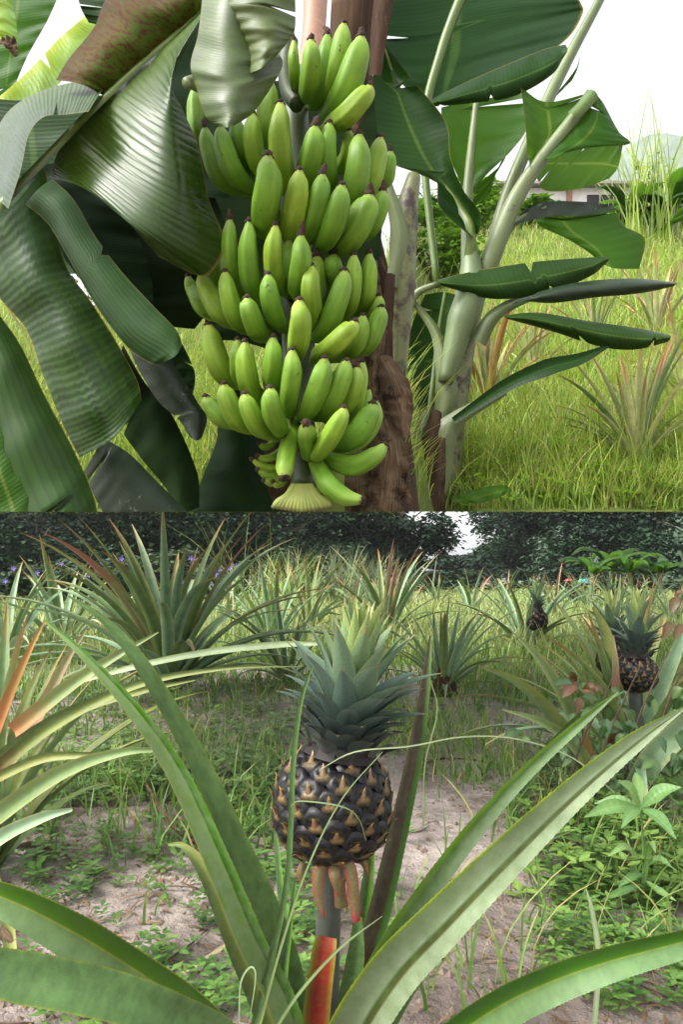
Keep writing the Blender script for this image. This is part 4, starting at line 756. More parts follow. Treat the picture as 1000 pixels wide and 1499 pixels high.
# ------------------------------------------------------------------ pineapples on the bank
def onbank(px, row): d = Hb(px) / (SL - (850 - row) / 1000); return ((px - 500) / 1000 * d, d, EYE + (850 - row) / 1000 * d)
for px, row, sz, n, o_, i_, lb_, seed in ((932, 690, .56, 38, ['u_olive', 'u_olive', 'g_green'], ['g_pink', 'u_olive', 'u_olive', 'g_orange'], 'olive pineapple plant with pink and orange young leaves on the grassy bank', 71),
                                          (1010, 600, .55, 26, ['u_olive'], ['g_orange', 'g_pink'], 'pineapple plant with orange leaves at the far side of the bank', 72),
                                          (712, 612, .6, 26, ['u_olive', 'g_orange'], ['g_orange', 'g_pink'], 'orange pink pineapple plant behind the young banana stem', 73),
                                          (960, 500, .62, 22, ['u_olive', 'g_pink'], ['g_orange', 'g_pink'], 'pink pineapple plant high on the bank under the banana leaves', 74),
                                          (870, 520, .5, 18, ['u_olive', 'g_green'], ['g_pink'], 'olive pineapple plant half sunk in bank grass', 75),
                                          (780, 560, .5, 20, ['u_olive'], ['g_pink', 'u_olive'], 'dry olive pineapple plant below the long banana leaf', 76),
                                          (60, 560, .35, 16, ['u_olive'], ['g_orange'], 'orange leaved pineapple plant behind the hanging wet leaf', 77)):
    pineapple_plant(onbank(px, row), sz, n, o_, i_, lb_, seed, ks=(.2, 4))

# ------------------------------------------------------------------ grass and weeds (nobody could count them)
def blades(name, base, h, wd, lean, mat, label, segs=3):
    """base (n,3); h, wd (n,); many bent blades in one mesh"""
    n = len(base); az = rng.uniform(0, 2 * math.pi, n); dx, dy = np.cos(az), np.sin(az)
    sx, sy = -dy, dx
    fl = rng.uniform(0, math.pi, n); sx, sy = np.cos(fl), np.sin(fl)
    V = np.zeros((n, segs * 2 + 1, 3)); UV = np.zeros((n, segs * 2 + 1, 2))
    for i in range(segs + 1):
        t = i / segs; off = lean * h * t ** 1.9; z = h * t * (1 - .28 * lean * t)
        c = np.stack([base[:, 0] + dx * off, base[:, 1] + dy * off, base[:, 2] + z], 1)
        if i == segs: V[:, -1] = c; UV[:, -1] = (.5, 1)
        else:
            ww = (wd / 2 * (1 - .55 * t))[:, None] * np.stack([sx, sy, 0 * sx], 1)
            V[:, 2 * i] = c - ww; V[:, 2 * i + 1] = c + ww; UV[:, 2 * i] = (0, t); UV[:, 2 * i + 1] = (1, t)
    m = segs * 2 + 1; o = (np.arange(n) * m)[:, None]
    tris = []
    for i in range(segs - 1):
        a = 2 * i; tris += [(a, a + 1, a + 3), (a, a + 3, a + 2)]
    a = 2 * (segs - 1); tris.append((a, a + 1, a + 2))
    F = (o[:, :, None] + np.array(tris)[None]).reshape(-1, 3)
    me = bpy.data.meshes.new(name); nv = n * m; nf = len(F)
    me.vertices.add(nv); me.vertices.foreach_set('co', V.astype(np.float32).ravel())
    me.loops.add(nf * 3); me.loops.foreach_set('vertex_index', F.astype(np.int32).ravel())
    me.polygons.add(nf); me.polygons.foreach_set('loop_start', (np.arange(nf) * 3).astype(np.int32)); me.polygons.foreach_set('loop_total', np.full(nf, 3, dtype=np.int32))
    me.update(calc_edges=True)
    l = me.uv_layers.new(name='UVMap'); l.data.foreach_set('uv', UV.reshape(-1, 2).astype(np.float32)[F.ravel()].ravel())
    at = me.attributes.new('tint', 'FLOAT', 'POINT'); at.data.foreach_set('value', np.repeat(rng.uniform(0, 1, n), m).astype(np.float32))
    me.materials.append(mat); o_ = new_obj(name, me); tag(o_, label, 'grass', kind='stuff'); return o_
def fld(n, d0, d1, dens):
    px = rng.uniform(-200, 1200, n); d = np.exp(rng.uniform(math.log(d0), math.log(d1), n)); x = (px - 500) / 1000 * d
    k = np.array([dens(px[i], d[i], x[i]) > rng.random() for i in range(n)])
    return px[k], d[k], x[k]
def dn(px, d, x):
    nz = noise.noise((x * 1.6, d * 1.6, 4)) * .5 + .5
    d = d + 1.1 * noise.noise((x * 1.3, d * 1.3, 21)) + .5 * noise.noise((x * 4, d * 4, 22)); t = float(sstep(2.2, 3.8, d)); e = 0
    if px > 740 and d > 1.45: e = .5
    if px < 440 and d > 1.9: e = .2
    if 600 < px < 760 and d > 2.4: e = .6
    if 130 < px < 330 and 1.95 < d < 2.6: e = .3
    return max(t, e) * (1 if nz > .5 else .35)
px, d, x = fld(46000, 1.3, 9, dn)
bs = np.stack([x, d, np.array([gz(a, b) for a, b in zip(x, d)]) - .005], 1)
hh = rng.uniform(.05, .17, len(d)) * (1 + .5 * sstep(3, 7, d)) * np.array([.55 + .9 * (noise.noise((a * .9, b * .9, 8)) * .5 + .5) for a, b in zip(x, d)])
blades('grass', bs, hh, rng.uniform(.003, .007, len(d)) * (1 + .12 * d), rng.uniform(.15, .8, len(d)), M['grass_lo'], 'green field grass between the pineapple plants')
px, d, x = fld(52000, 5, 60, lambda p, q, r: .45 + .55 * (noise.noise((r * .35, q * .35, 2)) > -.1))
hh = rng.uniform(.12, .42, len(d)) * np.array([.5 + .8 * (noise.noise((a * .4, b * .25, 5)) * .5 + .5) for a, b in zip(x, d)])
blades('grass', np.stack([x, d, np.zeros(len(d)) - .01], 1), hh, .0016 * d + .004, rng.uniform(.15, .7, len(d)), M['grass_far'], 'pale tall grass covering the far field')
# tufts close to the camera
tb = []
for px, row, n, sp, h in ((700, 1440, 10, .05, .17), (655, 1475, 7, .03, .14), (735, 1425, 5, .03, .2), (860, 1400, 12, .09, .13), (800, 1345, 12, .1, .1), (240, 1330, 4, .03, .06), (285, 1235, 8, .05, .09), (180, 1150, 24, .12, .16), (320, 1120, 40, .22, .16), (640, 1150, 10, .08, .1), (530, 1280, 8, .05, .1), (950, 1380, 26, .12, .13), (880, 1270, 40, .2, .16), (980, 1300, 40, .15, .18), (560, 1330, 8, .05, .12)):
    b = field(px, row)
    for k in range(n): tb.append((b[0] + rng.normal(0, sp), b[1] + rng.normal(0, sp), b[2] - .005, h * rng.uniform(.6, 1.25)))
tb = np.array(tb); blades('grass', tb[:, :3], tb[:, 3], rng.uniform(.003, .007, len(tb)), rng.uniform(.2, .7, len(tb)), M['grass_lo'], 'short grass tufts sprouting from the mud', segs=5)
# bank grass
n = 40000; px = np.concatenate([rng.uniform(560, 1080, n), rng.uniform(-60, 470, 11000)]); row = np.concatenate([rng.uniform(335, 765, n), rng.uniform(400, 760, 11000)])
Hh = np.array([Hb(p) for p in px]); d = Hh / (SL - (850 - row) / 1000); x = (px - 500) / 1000 * d
k = ((px < 585) | (px > 650) | (rng.random(len(px)) < .12)) & (d < np.array([dend(p) - .1 for p in px])) & (d > Hh / (SL - .101) + .01); px, d, x, Hh = px[k], d[k], x[k], Hh[k]
zz = EYE - Hh + SL * d
hh = rng.uniform(.05, .2, len(d)) * (1 + 1.1 * (rng.random(len(d)) < .08)) * np.array([.45 + 1.0 * (noise.noise((a * 1.4, b * 1.4, 3)) * .5 + .5) for a, b in zip(x, d)]) * (1 + .05 * d)
blades('grass', np.stack([x, d, zz - .01], 1), hh, .0011 * d + rng.uniform(.001, .004, len(d)), rng.uniform(.1, .75, len(d)), M['grass_up'], 'bright yellow green grass on the bank')

def leaflets(name, pts, size, mat, label, cat, up=.5, kind='stuff', n_each=5, parent=None):
    """rosettes of small pointed leaves"""
    V, F, UV, T = [], [], [], []
    for p, s in zip(pts, size):
        a0 = random.random() * 6.3; tn = random.random()
        for k in range(n_each):
            a = a0 + k * 6.283 / n_each + random.uniform(-.3, .3); L_ = s * random.uniform(.7, 1.15); wv = L_ * .24; e = up * random.uniform(.3, 1.2)
            dx, dy = math.cos(a), math.sin(a); o = len(V)
            zz = p[2] + random.uniform(-.2, .3) * s
            for t, ww in ((.1, .15), (.5, 1), (1, .05)):
                r = L_ * t; z = zz + e * L_ * (t - .45 * t * t)
                for q in (-1, 1): V.append((p[0] + dx * r - dy * wv * ww * q, p[1] + dy * r + dx * wv * ww * q, z)); UV.append(((q + 1) / 2, t)); T.append(tn)
            F += [(o, o + 1, o + 3, o + 2), (o + 2, o + 3, o + 5, o + 4)]
    o = mk(name, V, F, mat, parent, UV, tint=T); 
    if label: tag(o, label, cat, kind=kind)
    return o
pts, sz = [], []
for i in range(2600):
    px = rng.uniform(-60, 1060); row = 850 + math.exp(rng.uniform(math.log(110), math.log(640)))
    b = field(px, row); nz = noise.noise((b[0] * 2.2, b[1] * 2.2, 11))
    if nz < .02 and rng.random() < .85: continue
    if 480 < px < 780 and 1050 < row < 1500 and rng.random() < .7: continue
    for st in range(random.choice((1, 2, 2, 3, 4))):
        pts.append((b[0] + rng.normal(0, .006), b[1] + rng.normal(0, .006), b[2] + .008 + st * .014)); sz.append(rng.uniform(.012, .030) * (1 + .25 * (b[1] - 1)))
leaflets('weeds', pts, sz, M['weed'], 'tiny green weed seedlings dotting the mud', 'weeds')
pts, sz = [], []
for i in range(1500):                # undergrowth of the right hand thicket and left rear
    px, row = (rng.uniform(760, 1040), rng.uniform(1030, 1330)) if i < 600 else (rng.uniform(40, 440), rng.uniform(1000, 1190))
    b = field(px, row); pts.append((b[0], b[1], b[2] + abs(rng.normal(0, .05)))); sz.append(rng.uniform(.02, .045))
leaflets('weeds', pts, sz, M['weed'], 'leafy green weeds crowding under the fruit plants', 'weeds')

pts, sz = [], []
for i in range(1100):
    px, row = rng.uniform(650, 1040), rng.uniform(470, 748); b = onbank(px, row); pts.append((b[0], b[1], b[2] + rng.uniform(.0, .12))); sz.append(rng.uniform(.02, .055))
leaflets('weeds', pts, sz, M['weed_up'], 'broad leaved green weeds among the bank grass', 'weeds')
V, F, T = [], [], []
for i in range(5200):
    px = rng.uniform(-60, 1060); row = 850 + math.exp(rng.uniform(math.log(190), math.log(660))); b = field(px, row)
    if noise.noise((b[0] * 3, b[1] * 3, 31)) < -.1 and rng.random() < .7: continue
    r = .0016 * math.exp(rng.uniform(0, 1.7)) * (.6 + .4 * b[1]); o = len(V); a0 = rng.uniform(0, 6.28)
    for k in range(5):
        a = a0 + k * 1.2566; q = r * rng.uniform(.7, 1.4); V.append((b[0] + q * math.cos(a), b[1] + q * math.sin(a), b[2] - .001))
    V.append((b[0] + rng.normal(0, r * .3), b[1] + rng.normal(0, r * .3), b[2] + r * rng.uniform(.5, 1.1)))
    F += [(o + k, o + (k + 1) % 5, o + 5) for k in range(5)]
tag(mk('soil_clods', V, F, M['clod'], smooth=False), 'small dark clods and crumbs of soil over the mud', 'soil', kind='stuff')
V, F, UV = [], [], []
for i in range(1500):
    px = rng.uniform(-60, 1060); row = 850 + math.exp(rng.uniform(math.log(170), math.log(660))); b = field(px, row)
    if px > 460 and px < 800 and rng.random() < .6: continue
    a = rng.uniform(0, 6.28); l_ = rng.uniform(.01, .05) * (.5 + .5 * b[1]); w_ = rng.uniform(.0008, .003) * (.5 + .5 * b[1]); c, n_ = np.array([math.cos(a), math.sin(a), 0]), np.array([-math.sin(a), math.cos(a), 0]); p = np.array(b) + (0, 0, .003); o = len(V)
    V += [p - n_ * w_, p + n_ * w_, p + c * l_ * .5 + n_ * w_ + (0, 0, .004), p + c * l_ * .5 - n_ * w_ + (0, 0, .004), p + c * l_]; F += [(o, o + 3, o + 2, o + 1), (o + 3, o + 4, o + 2)]; UV += [(0, 0), (1, 0), (1, .5), (0, .5), (.5, 1)]
tag(mk('leaf_litter', V, F, M['litter'], None, UV), 'shreds of brown dead leaf scattered on the mud', 'litter', kind='stuff')
# a taller broad leaved weed and the vines at the right
wd_ = thing('leafy_weed', 'pale green broad leaved weed with a whorl of pointed leaves', 'weed', field(945, 1330))
b0 = P(940, 1330, 1.3); tube('stem', [b0, P(943, 1260, 1.29), P(938, 1180, 1.28)], [.004, .003, .002], M['weed2'], wd_, 6, 8)
for k, (px, py, dd, s) in enumerate(((905, 1143, 1.26, .9), (998, 1152, 1.24, 1), (855, 1196, 1.24, 1), (910, 1212, 1.2, .8), (990, 1228, 1.22, .9), (930, 1130, 1.34, .7), (870, 1176, 1.32, .7), (960, 1200, 1.36, .8))):
    c = (938, 1182, 1.28); mdl = ((px + c[0]) / 2, (py + c[1]) / 2 - 8, (dd + c[2]) / 2)
    leaf_px('leaf', [c, mdl, (px, py, dd)], [3, 14 * s, 24 * s, 22 * s, 12 * s, 1], M['weed2'], wd_, cup=.25, nv=14, hint=(0, -.7, .8))
for k, (px, py) in enumerate(((890, 1245), (985, 1262), (905, 1290), (990, 1310), (880, 1310), (960, 1240))):
    leaf_px('leaf', [(942, 1262 + k * 8, 1.29), ((px + 942) / 2, py - 6, 1.26), (px, py + 8, 1.24)], [2, 8, 12, 8, 1], M['weed2'], wd_, cup=.25, nv=10, hint=(0, -.7, .8))
vn = thing('vine', 'tangled vine with bronze and dark green oval leaves below the fruits', 'vine', field(960, 1170))
for k in range(4):
    q = [(830 + 40 * k, 1165, 1.75), (850 + 40 * k, 1090 - 12 * k, 1.7), (880 + 38 * k, 1030 - 14 * k, 1.7), (900 + 40 * k, 985 - 16 * k, 1.7)]
    tube('tendril', [P(*z) for z in q], [.004, .003, .002, .0015], M['twig'], vn, 5, 12)
for k in range(120):
    px, py = random.uniform(825, 1020), random.uniform(1020, 1170); dd = random.uniform(1.5, 1.95)
    if k < 26: px, py = random.choice([(845, 1010), (866, 1000), (1000, 930), (1004, 870), (760, 1080), (840, 990), (995, 830)]); px += random.gauss(0, 14); py += random.gauss(0, 9); dd = random.uniform(1.55, 1.75)
    a = random.uniform(0, 6.28); s = random.uniform(14, 26)
    leaf_px('leaf', [(px, py, dd), (px + math.cos(a) * s * .5, py + math.sin(a) * s * .5 - 2, dd - .01), (px + math.cos(a) * s, py + math.sin(a) * s + 3, dd - .015)], [2, s * .5, s * .62, s * .45, 1], M['vine_red' if (k < 26 and k % 3) else 'vine'], vn, cup=.2, nv=8, nu=4, hint=(random.uniform(-.6, .6), -.8, random.uniform(.2, 1)))

# litter: dead leaves, straw and twigs on the mud
def litter(q, wd, mat, name, label, cat, group=None, **k):
    """q: ground points (px,row) plus lift in m"""
    pts = []
    for px, row, lift in q:
        b = Vector(field(px, row)); pts.append(Vector((b.x, b.y, b.z + lift)))
    v, f, uv = ribbon_geo(pts, wd, (0, -.3, 1), k.get('cup', .4), 5, 24, k.get('roll', 0), 0, .15)
    return tag(mk(name, v, f, M[mat], None, uv), label, cat, group)
litter([(212, 1185, .06), (235, 1215, .05), (270, 1240, .03), (320, 1258, .012), (380, 1275, .008)], [.006, .018, .016, .012, .002], 'dry', 'dead_leaf', 'curled tan dead leaf hanging over the weeds', 'dead leaf')
litter([(-20, 1262, .02), (30, 1256, .03), (60, 1254, .025), (92, 1262, .012)], [.02, .026, .02, .002], 'p_purple', 'dead_leaf', 'purple dead leaf lying on dark soil', 'dead leaf')
litter([(-10, 1300, .05), (10, 1350, .03), (18, 1400, .02), (40, 1440, .008)], [.012, .022, .02, .003], 'p_yellow', 'dead_leaf', 'yellow withered leaf at the dark litter', 'dead leaf')
litter([(0, 1360, .03), (20, 1390, .02), (38, 1440, .008)], [.012, .02, .004], 'dry', 'dead_leaf', 'brown shrivelled leaf beside the yellow one', 'dead leaf')
litter([(215, 1450, .01), (300, 1405, .012), (340, 1378, .015)], [.006, .01, .006], 'straw', 'dead_leaf', 'pale straw coloured leaf strip under the silver leaves', 'dead leaf')
litter([(770, 1290, .01), (800, 1262, .04), (830, 1230, .06)], [.004, .03, .006], 'p_yellow', 'dead_leaf', 'olive withered leaf beside the broad weed', 'dead leaf')
litter([(828, 1292, .012), (838, 1265, .04), (850, 1240, .06)], [.012, .028, .006], 'dry', 'dead_leaf', 'brown withered leaf standing beside the olive one', 'dead leaf')
litter([(610, 1135, .015), (640, 1126, .03), (690, 1122, .02), (740, 1132, .008)], [.004, .012, .012, .002], 'dry', 'dead_leaf', 'thin tan dead leaf across the bare mud behind the fruit', 'dead leaf')
rs = random.Random(4)
for k in range(56):
    px, row = rs.uniform(-20, 1000), 850 + math.exp(rs.uniform(math.log(250), math.log(640))); b = field(px, row); a = rs.uniform(0, 3.14); l_ = rs.uniform(.04, .16)
    p0 = Vector(b); p1 = p0 + Vector((math.cos(a) * l_, math.sin(a) * l_, 0)); pm_ = (p0 + p1) / 2 + Vector((rs.uniform(-.01, .01), rs.uniform(-.01, .01), 0))
    for p_ in (p0, pm_, p1): p_.z = gz(p_.x, p_.y) + .004
    if k % 2: tag(tube('twig', [p0, pm_, p1], [.0016, .002, .001], M['twig'], None, 5, 6), 'thin dark twig lying on the mud', 'twig', 'twigs on the mud')
    else:
        v, f, uv = ribbon_geo([p0, pm_ + Vector((0, 0, .006)), p1], [.002, .006, .001], (0, 0, 1), .3, 3, 8); tag(mk('straw', v, f, M['straw' if k % 4 else 'dry'], None, uv), 'thin straw strip lying on the mud', 'straw', 'straw on the mud')
# long thin grass stems arching across the view
for pts, wd, mt, lb_ in (([(470, 1125, .70), (520, 1100, .68), (600, 1092, .7), (680, 1078, .75), (760, 1082, .82), (840, 1110, .9), (900, 1160, 1.0)], [1, 2, 2.4, 2.4, 2.2, 2, 1], 'blade_pale', 'pale grass stem arching across the mud beside the fruit'),
                         ([(470, 942, 1.2), (400, 944, 1.2), (300, 955, 1.2), (200, 975, 1.2), (110, 1000, 1.25)], [5, 10, 10, 9, 4], 'blade_pale', 'long pale blade stretching left behind the crown'),
                         ([(425, 1180, .64), (440, 1172, .635), (500, 1180, .63), (525, 1198, .64), (536, 1230, .66)], [1, 2, 2.4, 2, 1], 'blade', 'short grass blade curled over the base of the fruit'),
                         ([(380, 1500, .66), (410, 1390, .65), (450, 1270, .64), (500, 1170, .64), (560, 1100, .66)], [5, 4, 3, 2, 1], 'blade', 'thin green blade crossing in front of the fruit'),
                         ([(400, 1510, .62), (440, 1450, .61), (500, 1385, .61), (560, 1340, .63)], [5, 5, 4, 1], 'blade', 'thin green blade crossing the red leaf'),
                         ([(350, 1500, .62), (352, 1440, .62), (366, 1415, .62), (374, 1430, .62), (364, 1500, .63)], [2, 2.5, 3, 2.5, 1], 'blade_pale', 'white dried grass loop beside the silver leaves'),
                         ([(870, 1500, .9), (876, 1400, .9), (866, 1330, .9), (858, 1300, .9)], [8, 9, 7, 1], 'blade_pale', 'pale upright blade rising from the mud at the thicket'),
                         ([(620, 1210, 1.2), (622, 1120, 1.2), (640, 1040, 1.2), (628, 990, 1.2)], [2, 2, 2, 1], 'blade', 'hair thin stem behind the purple leaf')):
    w3 = [P(*q) for q in pts]; v, f, uv = ribbon_geo(w3, [x_ * pts[min(i, len(pts) - 1)][2] / 1000 for i, x_ in enumerate(wd)], (0, -1, .2), .3, 3, 30); tag(mk('grass_blade', v, f, M[mt], None, uv), lb_, 'grass blade')

# ------------------------------------------------------------------ foliage far behind
def foliage(name, lobes, n, size, mat, parent, flat=.5, droop=.4, label=None):
    """many small leaf faces spread through the lobes of a crown"""
    Lb = np.array(lobes); wts = (Lb[:, 3] * Lb[:, 4] * Lb[:, 5]) ** .7; wts /= wts.sum()
    ch = rng.choice(len(lobes), n, p=wts)
    cl = rng.normal(0, 1, (len(lobes), 26, 3)); cl = cl / np.linalg.norm(cl, axis=2)[:, :, None] * (rng.random((len(lobes), 26, 1)) ** .33) * .9
    q = cl[ch, rng.integers(0, 26, n)] * rng.uniform(.6, 1, (n, 1)) + rng.normal(0, .16, (n, 3))
    p = Lb[ch, :3] + q * Lb[ch, 3:6]
    a = rng.uniform(0, 6.283, n); s = (size * rng.uniform(.6, 1.5, n))[:, None]
    dr = np.stack([np.cos(a), np.sin(a), -droop * rng.uniform(0, 2, n)], 1); dr /= np.linalg.norm(dr, axis=1)[:, None]
    sd = np.cross(dr, np.stack([rng.normal(0, .5, n), rng.normal(0, .5, n), np.ones(n)], 1)); sd /= np.linalg.norm(sd, axis=1)[:, None]
    V = np.stack([p, p + dr * s * .5 + sd * s * flat * .5, p + dr * s, p + dr * s * .5 - sd * s * flat * .5], 1)
    T = np.repeat(np.clip(.5 + .25 * rng.normal(0, 1, n), 0, 1), 4)
    F = (np.arange(n) * 4)[:, None] + np.arange(4)[None]
    return mk(name, V.reshape(-1, 3), F.tolist(), mat, parent, np.tile([[.5, 0], [0, .5], [.5, 1], [1, .5]], (n, 1)), tint=T.ravel(), smooth=False)
def tree(px, d, h, wdt, label, seed, n=7000, size=.32, mat='treeleaf', low=.1, group=None):
    rs = random.Random(seed); x = (px - 500) / 1000 * d; t = thing('tree', label, 'tree', (x, d, 0), group)
    trunk = [(x, d, -.1), (x + rs.uniform(-.2, .2), d, h * .35), (x + rs.uniform(-.4, .4), d, h * .8)]
    tube('trunk', trunk, [.022 * h, .016 * h, .004 * h], M['bark'], t, 9, 12)
    for k in range(5):
        a = rs.uniform(0, 6.28); z0 = h * rs.uniform(.25, .6)
        tube('limb', [(x, d, z0), (x + math.cos(a) * wdt * .25, d + math.sin(a) * wdt * .25, z0 + h * .12), (x + math.cos(a) * wdt * .42, d + math.sin(a) * wdt * .42, z0 + h * .16)], [.008 * h, .005 * h, .002 * h], M['bark'], t, 6, 8)
    lobes = [(x + rs.uniform(-.5, .5) * wdt * .75, d + rs.uniform(-.4, .4) * wdt * .7, h * rs.uniform(low + .12, .86), wdt * rs.uniform(.2, .34), wdt * rs.uniform(.2, .34), h * rs.uniform(.1, .2)) for _ in range(11)]
    foliage('crown', lobes, n, size, M[mat], t)
    return t
TL = 'dark leafy tree in the wall of trees behind the field'
for k, (px, d, h, wdt) in enumerate(((-100, 44, 8, 10), (20, 46, 8, 10), (120, 45, 8, 10), (210, 47, 8, 10), (300, 45, 8, 10), (390, 47, 8, 10), (470, 46, 8, 9), (540, 45, 7, 7), (-60, 58, 8, 15), (90, 60, 8, 15), (230, 59, 8, 15), (370, 60, 8, 15), (500, 58, 8, 12), (-60, 26, 7, 7), (60, 30, 7.5, 8), (150, 27, 6.5, 7), (240, 31, 7.5, 8), (330, 28, 7, 7), (420, 30, 7, 7), (500, 33, 7.5, 7), (592, 34, 6.4, 4.6), (668, 62, 3.3, 6.5), (728, 58, 5.0, 5), (772, 44, 9, 6.2), (825, 40, 9, 8), (880, 38, 8.5, 8), (950, 36, 8.5, 8), (1030, 34, 8, 8))):
    tree(px, d, h, wdt, TL if k not in (20, 21) else ('feathery tree beside the gap of white sky' if k == 20 else 'low distant tree below the gap of white sky'), 100 + k, n=11000, size=.0075 * d, group='trees behind the field' if k not in (20, 21) else None, low=.0)
def shrub(name, loc, rx, rz, label, seed, n=1800, size=.05, mat='bushleaf', cat='shrub', group=None):
    rs = random.Random(seed); t = thing(name, label, cat, loc, group)
    for k in range(4):
        a = rs.uniform(0, 6.28); tube('branch', [loc, (loc[0] + math.cos(a) * rx * .3, loc[1] + math.sin(a) * rx * .3, loc[2] + rz * .5), (loc[0] + math.cos(a) * rx * .5, loc[1] + math.sin(a) * rx * .5, loc[2] + rz * .9)], [.02 * rz, .012 * rz, .004 * rz], M['bark'], t, 6, 6)
    lobes = [(loc[0] + rs.uniform(-.6, .6) * rx, loc[1] + rs.uniform(-.5, .5) * rx, loc[2] + rz * rs.uniform(.2, .85), rx * .45, rx * .45, rz * .28) for _ in range(8)]
    foliage('foliage', lobes, n, size, M[mat], t, droop=.2)
    return t
for k in range(9):
    px = -40 + k * 58; d = 15 + (k * 37 % 5); shrub('undergrowth_shrub', ((px - 500) / 1000 * d, d, 0), 1.0, .95 + .2 * (k % 3), 'low dark shrub in the undergrowth before the trees', 200 + k, 1500, .14, 'bushdark', group='undergrowth shrubs')
for k in range(8):
    px = 560 + k * 66; d = 30 + (k * 13 % 6); shrub('undergrowth_shrub', ((px - 500) / 1000 * d, d, 0), 1.7, 1.3, 'low dark shrub in the undergrowth before the trees', 220 + k, 900, .22, 'treeleaf', group='undergrowth shrubs')
# violet flowers in the undergrowth
for k, (px, py) in enumerate(((8, 850), (55, 838), (63, 866), (90, 825), (150, 822), (178, 818), (245, 835), (270, 852), (280, 817), (315, 824), (322, 834), (336, 832), (316, 840), (306, 856), (345, 828), (130, 842), (20, 832), (215, 826))):
    d = 10.5 + (k % 4) * .4; c = P(px, py, d); V, F = [], []
    V.append(tuple(c))
    for j in range(5):
        a = j * 1.2566; o = len(V)
        V += [(c.x + .028 * math.cos(a - .4), c.y - .012, c.z + .028 * math.sin(a - .4)), (c.x + .05 * math.cos(a), c.y - .02, c.z + .05 * math.sin(a)), (c.x + .028 * math.cos(a + .4), c.y - .012, c.z + .028 * math.sin(a + .4))]
        F.append((0, o, o + 1, o + 2))
    t = thing('violet_flower', 'small violet flower on a thin stem in the undergrowth', 'flower', (c.x, c.y, 0), 'violet flowers')
    mk('petals', V, F, M['violet'], t, [(.5, .5)] * len(V), smooth=False)
    tube('stem', [(c.x, c.y + .02, 0), (c.x + .03, c.y + .02, c.z * .5), (c.x, c.y, c.z)], [.006, .005, .004], M['bushdark'], t, 5, 5)
# tall reed like grass at the left of the gap
for nm, px0, sp, d, n_, h0, mt, lb_ in (('reed_clump', 500, 46, 17, 420, 1.5, 'reed', 'tall pale reed grass before the dark trees'), ('reed_clump', 372, 26, 5.6, 46, 1.25, 'grass_lo', 'slender tall green grass behind the bushy pineapple plant'), ('reed_clump', 425, 30, 15, 160, 1.4, 'grass_far', 'arching green reeds near the dark trees')):
    pxr = rng.normal(px0, sp, n_); dd = d + rng.uniform(-1, 1, n_); ob = blades(nm, np.stack([(pxr - 500) / 1000 * dd, dd, np.zeros(n_)], 1), h0 * rng.uniform(.6, 1.15, n_), np.full(n_, .0013 * d + .002), rng.uniform(.1, .7, n_), M[mt], lb_, segs=5)
    ob['category'] = 'reeds'; ob['kind'] = 'stuff'
# far banana grove and two tarps at the edge of the field
def far_banana(px, d, h, label, seed, group=None, base=None, mat=('bl_mid', 'bl_mid', 'bl_deep')):
    rs = random.Random(seed); b = Vector(base) if base else Vector(((px - 500) / 1000 * d, d, 0)); t = thing('banana_plant', label, 'banana plant', b, group)
    tube('pseudostem', [b, b + Vector((.02, 0, h * .3)), b + Vector((.0, 0, h * .55))], [.06 * h, .05 * h, .03 * h], M['stem_br'], t, 8, 6)
    for k in range(9):
        a = k * 2.4 + rs.uniform(-.3, .3); up = rs.uniform(.15, .6); l_ = h * rs.uniform(.5, .75); c = b + Vector((0, 0, h * .45)); dx = Vector((math.cos(a), math.sin(a), 0))
        pts = [c, c + dx * l_ * .3 + Vector((0, 0, up * l_ * .7)), c + dx * l_ * .7 + Vector((0, 0, up * l_ * .9)), c + dx * l_ + Vector((0, 0, up * l_ * .55))]
        v, f, uv = ribbon_geo(pts, [.02 * h, .16 * h, .22 * h, .2 * h, .12 * h, .01 * h], (-dx.x * .3, -dx.y * .3 - .2, 1), -.35, 4, 12, 0, 0, .12)
        mk('leaf', v, f, M[mat[0] if k % 4 else mat[2]], t, uv)
    return t
for k, (px, h) in enumerate(((868, 1.9), (895, 2.2), (922, 1.9), (944, 1.8), (965, 1.9))):
    far_banana(px, 23 + (k % 2), h, 'low banana plant in the grove at the field edge', 300 + k, 'banana grove at the field edge')
def tarp(px, row, d, wpx, mat, label):
    c = P(px, row, d); r = wpx * d / 2000; V, n, m = [], 5, 16
    for i in range(n + 1):
        for k in range(m):
            a = 6.2832 * k / m; t = i / n; V.append((c.x + r * t * math.cos(a) * (1 + .06 * math.sin(4 * a)), c.y + r * t * math.sin(a) * .7, c.z - r * .55 * t * t * (1 + .15 * math.sin(4 * a))))
    t = thing('umbrella', label, 'umbrella', (c.x, c.y, 0)); mk('canopy', V, grid_faces(n, m, close=True), mat, t, [(0, 0)] * len(V)); tube('pole', [(c.x, c.y, 0), (c.x, c.y, c.z)], [.015, .015], M['twig'], t, 6, 2)
tarp(853, 847, 27, 17, M['teal'], 'teal umbrella at the edge of the field'); tarp(832, 847, 28, 12, M['redt'], 'red umbrella at the edge of the field')

